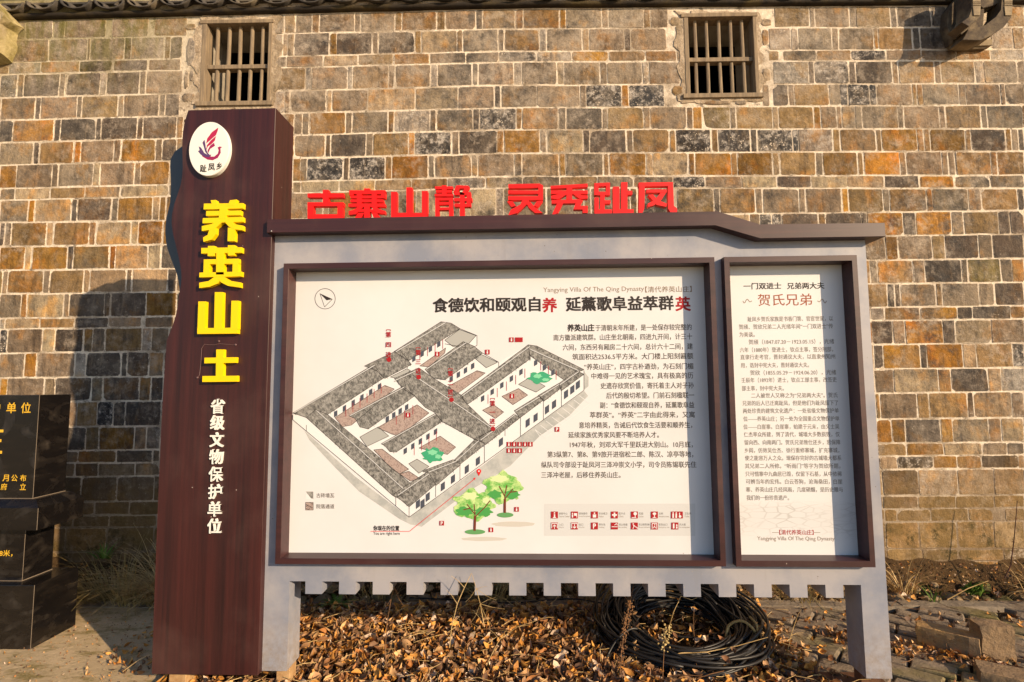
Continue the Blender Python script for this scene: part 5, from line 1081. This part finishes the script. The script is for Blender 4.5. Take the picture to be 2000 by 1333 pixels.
o = litter('leaves_on_cable', 60, pl3, (.03, .05)); tag(o, 'few dry leaves caught on top of the black cable coil', 'dead leaves', kind='stuff')
# moss and grit crumbs on the concrete at left, as fine clutter
def plb(): x = random.uniform(-3.2, 3.7); t = random.random(); return x, 3.57 + .13 * t + .021 * x, .03 + .17 * t
o = litter('bank_litter', 2600, plb, (.006, .024)); tag(o, 'crumbled earth, leaf bits and grit on the bank at the wall foot', 'leaf litter', kind='stuff')
def plg(): x = random.uniform(-3.4, -1.75); y = random.uniform(2.2, 3.3); return x, y, .024
o = litter('grit', 1300, plg, (.005, .013)); tag(o, 'fine straw crumbs and grit strewn on the worn concrete', 'grit', kind='stuff')

M_DRYG = leafy('brown_dry_grass', (0.44, 0.31, 0.13), (0.26, 0.20, 0.07), 14)
def blade(bm, base, dirv, L, wd, bend, seg=6, drop=0.0):
    p = Vector(base); d = Vector(dirv).normalized(); side = d.cross(Vector((0, 0, 1)));
    if side.length < .05: side = Vector((1, 0, 0))
    side.normalize(); side = (side + Vector((0, -.5, 0)) * random.uniform(-1, 1)).normalized(); prev = None
    for k in range(seg + 1):
        t = k / seg; w_ = wd * (1 - t * .85); a = bm.verts.new(p - side * w_); b = bm.verts.new(p + side * w_)
        if prev: bm.faces.new((prev[0], prev[1], b, a))
        prev = (a, b); d = (d + Vector((bend[0], bend[1], bend[2])) / seg).normalized(); p = p + d * (L / seg)
def clump(name, c, n, L, spread, m, label, cat, wd=.0034, up=1.0, grav=-1.9, group=None):
    bm = bmesh.new()
    for _ in range(n):
        a = random.uniform(0, 6.28); r_ = spread * random.random() ** .6; b = (c[0] + r_ * math.cos(a), c[1] + r_ * .35 * math.sin(a), c[2]); l = L * random.uniform(.5, 1.15)
        h = random.uniform(.1, .7); blade(bm, b, (math.cos(a) * h, math.sin(a) * h * .6, up), l, wd * random.uniform(.6, 1.3), (math.cos(a) * random.uniform(.2, 1.3), math.sin(a) * .5, grav * random.uniform(.3, 1.2)))
    o = obj(name, bm, m); tag(o, label, cat, group); return o
clump('dry_grass_clump', (-2.25, 3.47, .0), 620, .56, .27, M_STRAW, 'tall dry straw-coloured grass clump against the wall, just left of the signboard post', 'grass clump')
clump('dry_grass_clump', (-2.68, 3.47, .0), 420, .44, .26, M_DRYG, 'lower brown dry grass clump between the black monument and the taller straw clump', 'grass clump')
clump('dry_grass_clump', (2.42, 3.62, .05), 60, .30, .08, M_STRAW, 'small bright straw tuft leaning on the wall beside the right leg of the signboard', 'grass clump')
clump('green_weed', (-2.86, 3.50, .28), 26, .12, .05, M_GREEN, 'bright green weed sprouting behind the step of the black monument', 'weed', wd=.006, grav=-.8)
for gx, gl, gn, lb in ((-1.0, .22, 60, 'brown grass tuft on the drain stones behind the left leg of the board'), (-.25, .26, 90, 'thin tangled dry grass behind the lower rail, left of the cable coil'), (.38, .2, 70, 'short dry grass tuft beside the left edge of the cable coil'), (1.75, .2, 60, 'dry tuft on the drain stones just behind the right leg of the board')):
    clump('dry_grass_clump', (gx, 3.53 + .021 * gx, .02), gn, gl, .2, M_DRYG, lb, 'grass clump')
clump('dry_grass_clump', (3.35, 3.60, .04), 90, .24, .22, M_STRAW, 'dry yellow grass and stems by the wall foot at the far right edge', 'grass clump')
clump('dry_grass_clump', (1.15, 3.56, .02), 90, .16, .3, M_STRAW, 'thin yellowed grass on the drain stones behind the right half of the board', 'grass clump')
clump('green_weed', (2.56, 3.55, .02), 18, .13, .035, M_GREEN, 'narrow-bladed green tuft between drain stones near the right leg', 'weed', wd=.004, grav=-.5)
def leafplant(name, c, n, L, lw, m, label):
    bm = bmesh.new()
    for k in range(n):
        a = random.uniform(0, 6.28); el = random.uniform(.1, 1.1); d = Vector((math.cos(a) * math.cos(el), math.sin(a) * math.cos(el) * .8, math.sin(el))); o_ = Vector(c) + Vector((random.uniform(-1, 1), random.uniform(-.5, .3), random.uniform(0, .8))) * L * .9
        s = d.cross(Vector((0, .3, 1))).normalized() * lw; up_ = s.cross(d).normalized() * L * .12; q = [o_, o_ + d * L * .45 + s + up_, o_ + d * L, o_ + d * L * .45 - s + up_]; ms = o_ + d * L * .5
        v = [bm.verts.new(p_) for p_ in q]; mv = bm.verts.new(ms)
        bm.faces.new((v[0], v[1], mv)); bm.faces.new((v[1], v[2], mv)); bm.faces.new((v[2], v[3], mv)); bm.faces.new((v[3], v[0], mv))
    return tag(obj(name, bm, m), label, 'plant')
leafplant('leafy_plant', (2.82, 3.56, .06), 75, .055, .015, M_GREEN, 'low bushy green plant with rounded leaves growing from the drain right of the signboard')
leafplant('leafy_plant', (3.22, 3.58, .08), 36, .05, .008, leafy('yellow_green_leaf', (.17, .15, .03), (.25, .2, .06)), 'sparse yellow-green plant by the wall foot at the right edge of the view')
def fern(c, n, L, label):
    bm = bmesh.new()
    for k in range(n):
        a = 2 * math.pi * k / n + random.uniform(-.2, .2); p = Vector(c); d = Vector((math.cos(a), math.sin(a) * .7, .9)).normalized()
        for q in range(9):
            d = (d + Vector((0, 0, -.14))).normalized(); p2 = p + d * L / 9; s = d.cross(Vector((0, 0, 1))).normalized(); w_ = L * .22 * (1 - q / 10)
            for sg in (-1, 1): v = [bm.verts.new(x_) for x_ in (p, p2, p2 + s * sg * w_ + d * .006)]; bm.faces.new(v)
            p = p2
    return tag(obj('fern', bm, M_GREEN), label, 'fern')
pf = on_ground(660, 1190); fern((pf.x, pf.y - .02, .02), 9, .15, 'small green fern on the leaf litter near the left leg of the board')
def twigs(name, n, xr, yr, m, label, L0=.04, L1=.16, rr=.0013):
    bm = bmesh.new()
    for _ in range(n):
        x, y = random.uniform(*xr), random.uniform(*yr); a = random.uniform(0, 6.28); L = random.uniform(L0, L1); z = random.uniform(.03, .07); kk = random.uniform(-.4, .4)
        p = Vector((x, y, z)); d = Vector((math.cos(a), math.sin(a), random.uniform(-.1, .3))); tube(bm, [p, p + d * L * .5, p + d * L * .5 + Vector((math.cos(a + kk), math.sin(a + kk), random.uniform(-.3, .2))) * L * .5], rr * random.uniform(.6, 1.5), 4)
    return tag(obj(name, bm, m), label, 'twigs', kind='stuff')
twigs('twig_litter', 420, (-1.6, 1.5), (2.35, 3.4), M_STRAW, 'thin straws and twigs strewn over the dead leaves')
twigs('twig_litter', 260, (-1.6, 3.4), (2.45, 3.6), M_STALK, 'dark brown twigs lying among the leaves and paving stones')
# dried stalks in front of and behind the lower rail
def stalk(pts, r_, branches, label, m=M_STALK, seeds=None, nm='dried_stalk'):
    bm = bmesh.new(); pts = [Vector(p_) for p_ in pts]; tube(bm, pts, r_, 5, r_ * .45)
    for (i, dx, dy, dz) in branches: b = pts[i]; tube(bm, [b, b + Vector((dx * .5, dy * .5, dz * .62)), b + Vector((dx, dy, dz))], r_ * .5, 4, r_ * .2)
    root = obj(nm, bm, m)
    if seeds:
        bm = bmesh.new()
        for _ in range(seeds[1]):
            t = random.uniform(seeds[2], seeds[3]) * (len(pts) - 1); i = min(int(t), len(pts) - 2); c = pts[i].lerp(pts[i + 1], t - i) + Vector((random.gauss(0, 1), random.gauss(0, 1), random.gauss(0, 1))) * seeds[0]
            g2 = bmesh.ops.create_icosphere(bm, subdivisions=1, radius=random.uniform(.0022, .0048) * seeds[4]); bmesh.ops.translate(bm, vec=c, verts=g2['verts'])
        s = obj('seed_head', bm, seeds[5], root, kind='stuff')
    return tag(root, label, 'dry stalk')
def ln(pix, Y): return [at(x, y, Y) for x, y in pix]
stalk(ln([(758, 1330), (752, 1270), (756, 1215), (764, 1170), (770, 1148)], 2.62), .0028, [(4, .05, 0, -.09), (4, .025, 0, -.03), (3, -.04, 0, -.05), (4, -.03, .0, -.02)], 'reddish dry stalk with a drooping curled top, first from the left leg', M_STALK)
stalk(ln([(878, 1265), (882, 1225), (893, 1180), (907, 1148), (921, 1120)], 2.44), .0026, [(2, -.05, 0, .06), (3, -.06, 0, .05), (1, .04, 0, .05)], 'leaning pale stalk reaching in front of the lower rail, left of its middle', M_STRAW)
stalk(ln([(946, 1225), (938, 1180), (930, 1150), (922, 1122)], 2.45), .0018, [(0, -.05, 0, .07), (1, .07, 0, .03), (1, .11, .02, -.03), (2, .09, 0, -.05), (1, .05, 0, -.09), (2, -.05, 0, -.06), (1, -.04, 0, -.08), (2, .05, 0, .01)], 'fan of fine dry twigs crossing the lower rail near its middle', M_STRAW)
stalk(ln([(950, 1300), (975, 1250), (1010, 1225), (1050, 1212)], 2.65), .0022, [(1, .06, 0, .03), (2, .07, 0, .01), (1, -.05, 0, .05)], 'pale straw lying low across the leaves under the middle of the board', M_STRAW)
stalk(ln([(1210, 1330), (1214, 1270), (1222, 1215), (1230, 1180), (1238, 1140)], 2.60), .0036, [(3, -.04, 0, .05), (3, .0, .03, .06)], 'thick brown seed-covered stalk standing left of the cable coil', M_STALK, (.010, 260, .0, .80, 1.0, M_STALK))
stalk(ln([(1294, 1333), (1296, 1290), (1298, 1250), (1305, 1225)], 2.60), .0022, [(3, .03, 0, .04)], 'stalk with a cluster of pale yellow seed heads in front of the cable coil', M_STALK, (.012, 60, .52, .98, 1.25, M_SEED))
stalk(ln([(1306, 1228), (1316, 1195), (1330, 1165), (1350, 1172), (1362, 1168)], 2.62), .0018, [(1, .03, 0, .05)], 'thin twig forking upward above the pale seed heads', M_STRAW)
stalk(ln([(1268, 1290), (1330, 1276), (1380, 1274), (1440, 1262), (1500, 1245)], 2.72), .0028, [(0, .0, 0, -.11), (2, .05, 0, -.02)], 'long yellow straw lying across the front of the cable coil', M_STRAW)
stalk(ln([(1358, 1262), (1354, 1225), (1356, 1180)], 2.85), .0024, [(1, .02, 0, .04)], 'short upright red-brown stick inside the cable coil', M_STALK)
stalk(ln([(1580, 1160), (1600, 1185), (1628, 1205), (1655, 1222)], 2.70), .0024, [], 'straight pale straw slanting towards the right leg of the board', M_STRAW)
stalk(ln([(1555, 1210), (1545, 1240), (1538, 1275)], 2.85), .0022, [(0, .03, 0, .05), (1, .06, 0, .0)], 'pale forked straw on the leaves right of the cable coil', M_STRAW)
stalk(ln([(1962, 1130), (1974, 1105), (1980, 1060), (1984, 1015), (1987, 978)], 3.62), .0042, [(3, .012, 0, .01), (2, -.015, 0, .01)], 'tall bare dark red twig against the wall at the far right', leafy('dark_red_twig', (.10, .035, .025), (.06, .03, .02)))
stalk(ln([(1850, 1172), (1890, 1150), (1930, 1135)], 3.45), .003, [], 'pale straight stick lying on the kerb right of the leafy plant', M_STRAW)
stalk(ln([(240, 1312), (270, 1290), (300, 1275)], 2.60), .0018, [], 'thin straw sticking out beside the foot of the red post', M_STRAW)

print('bricks', counts)
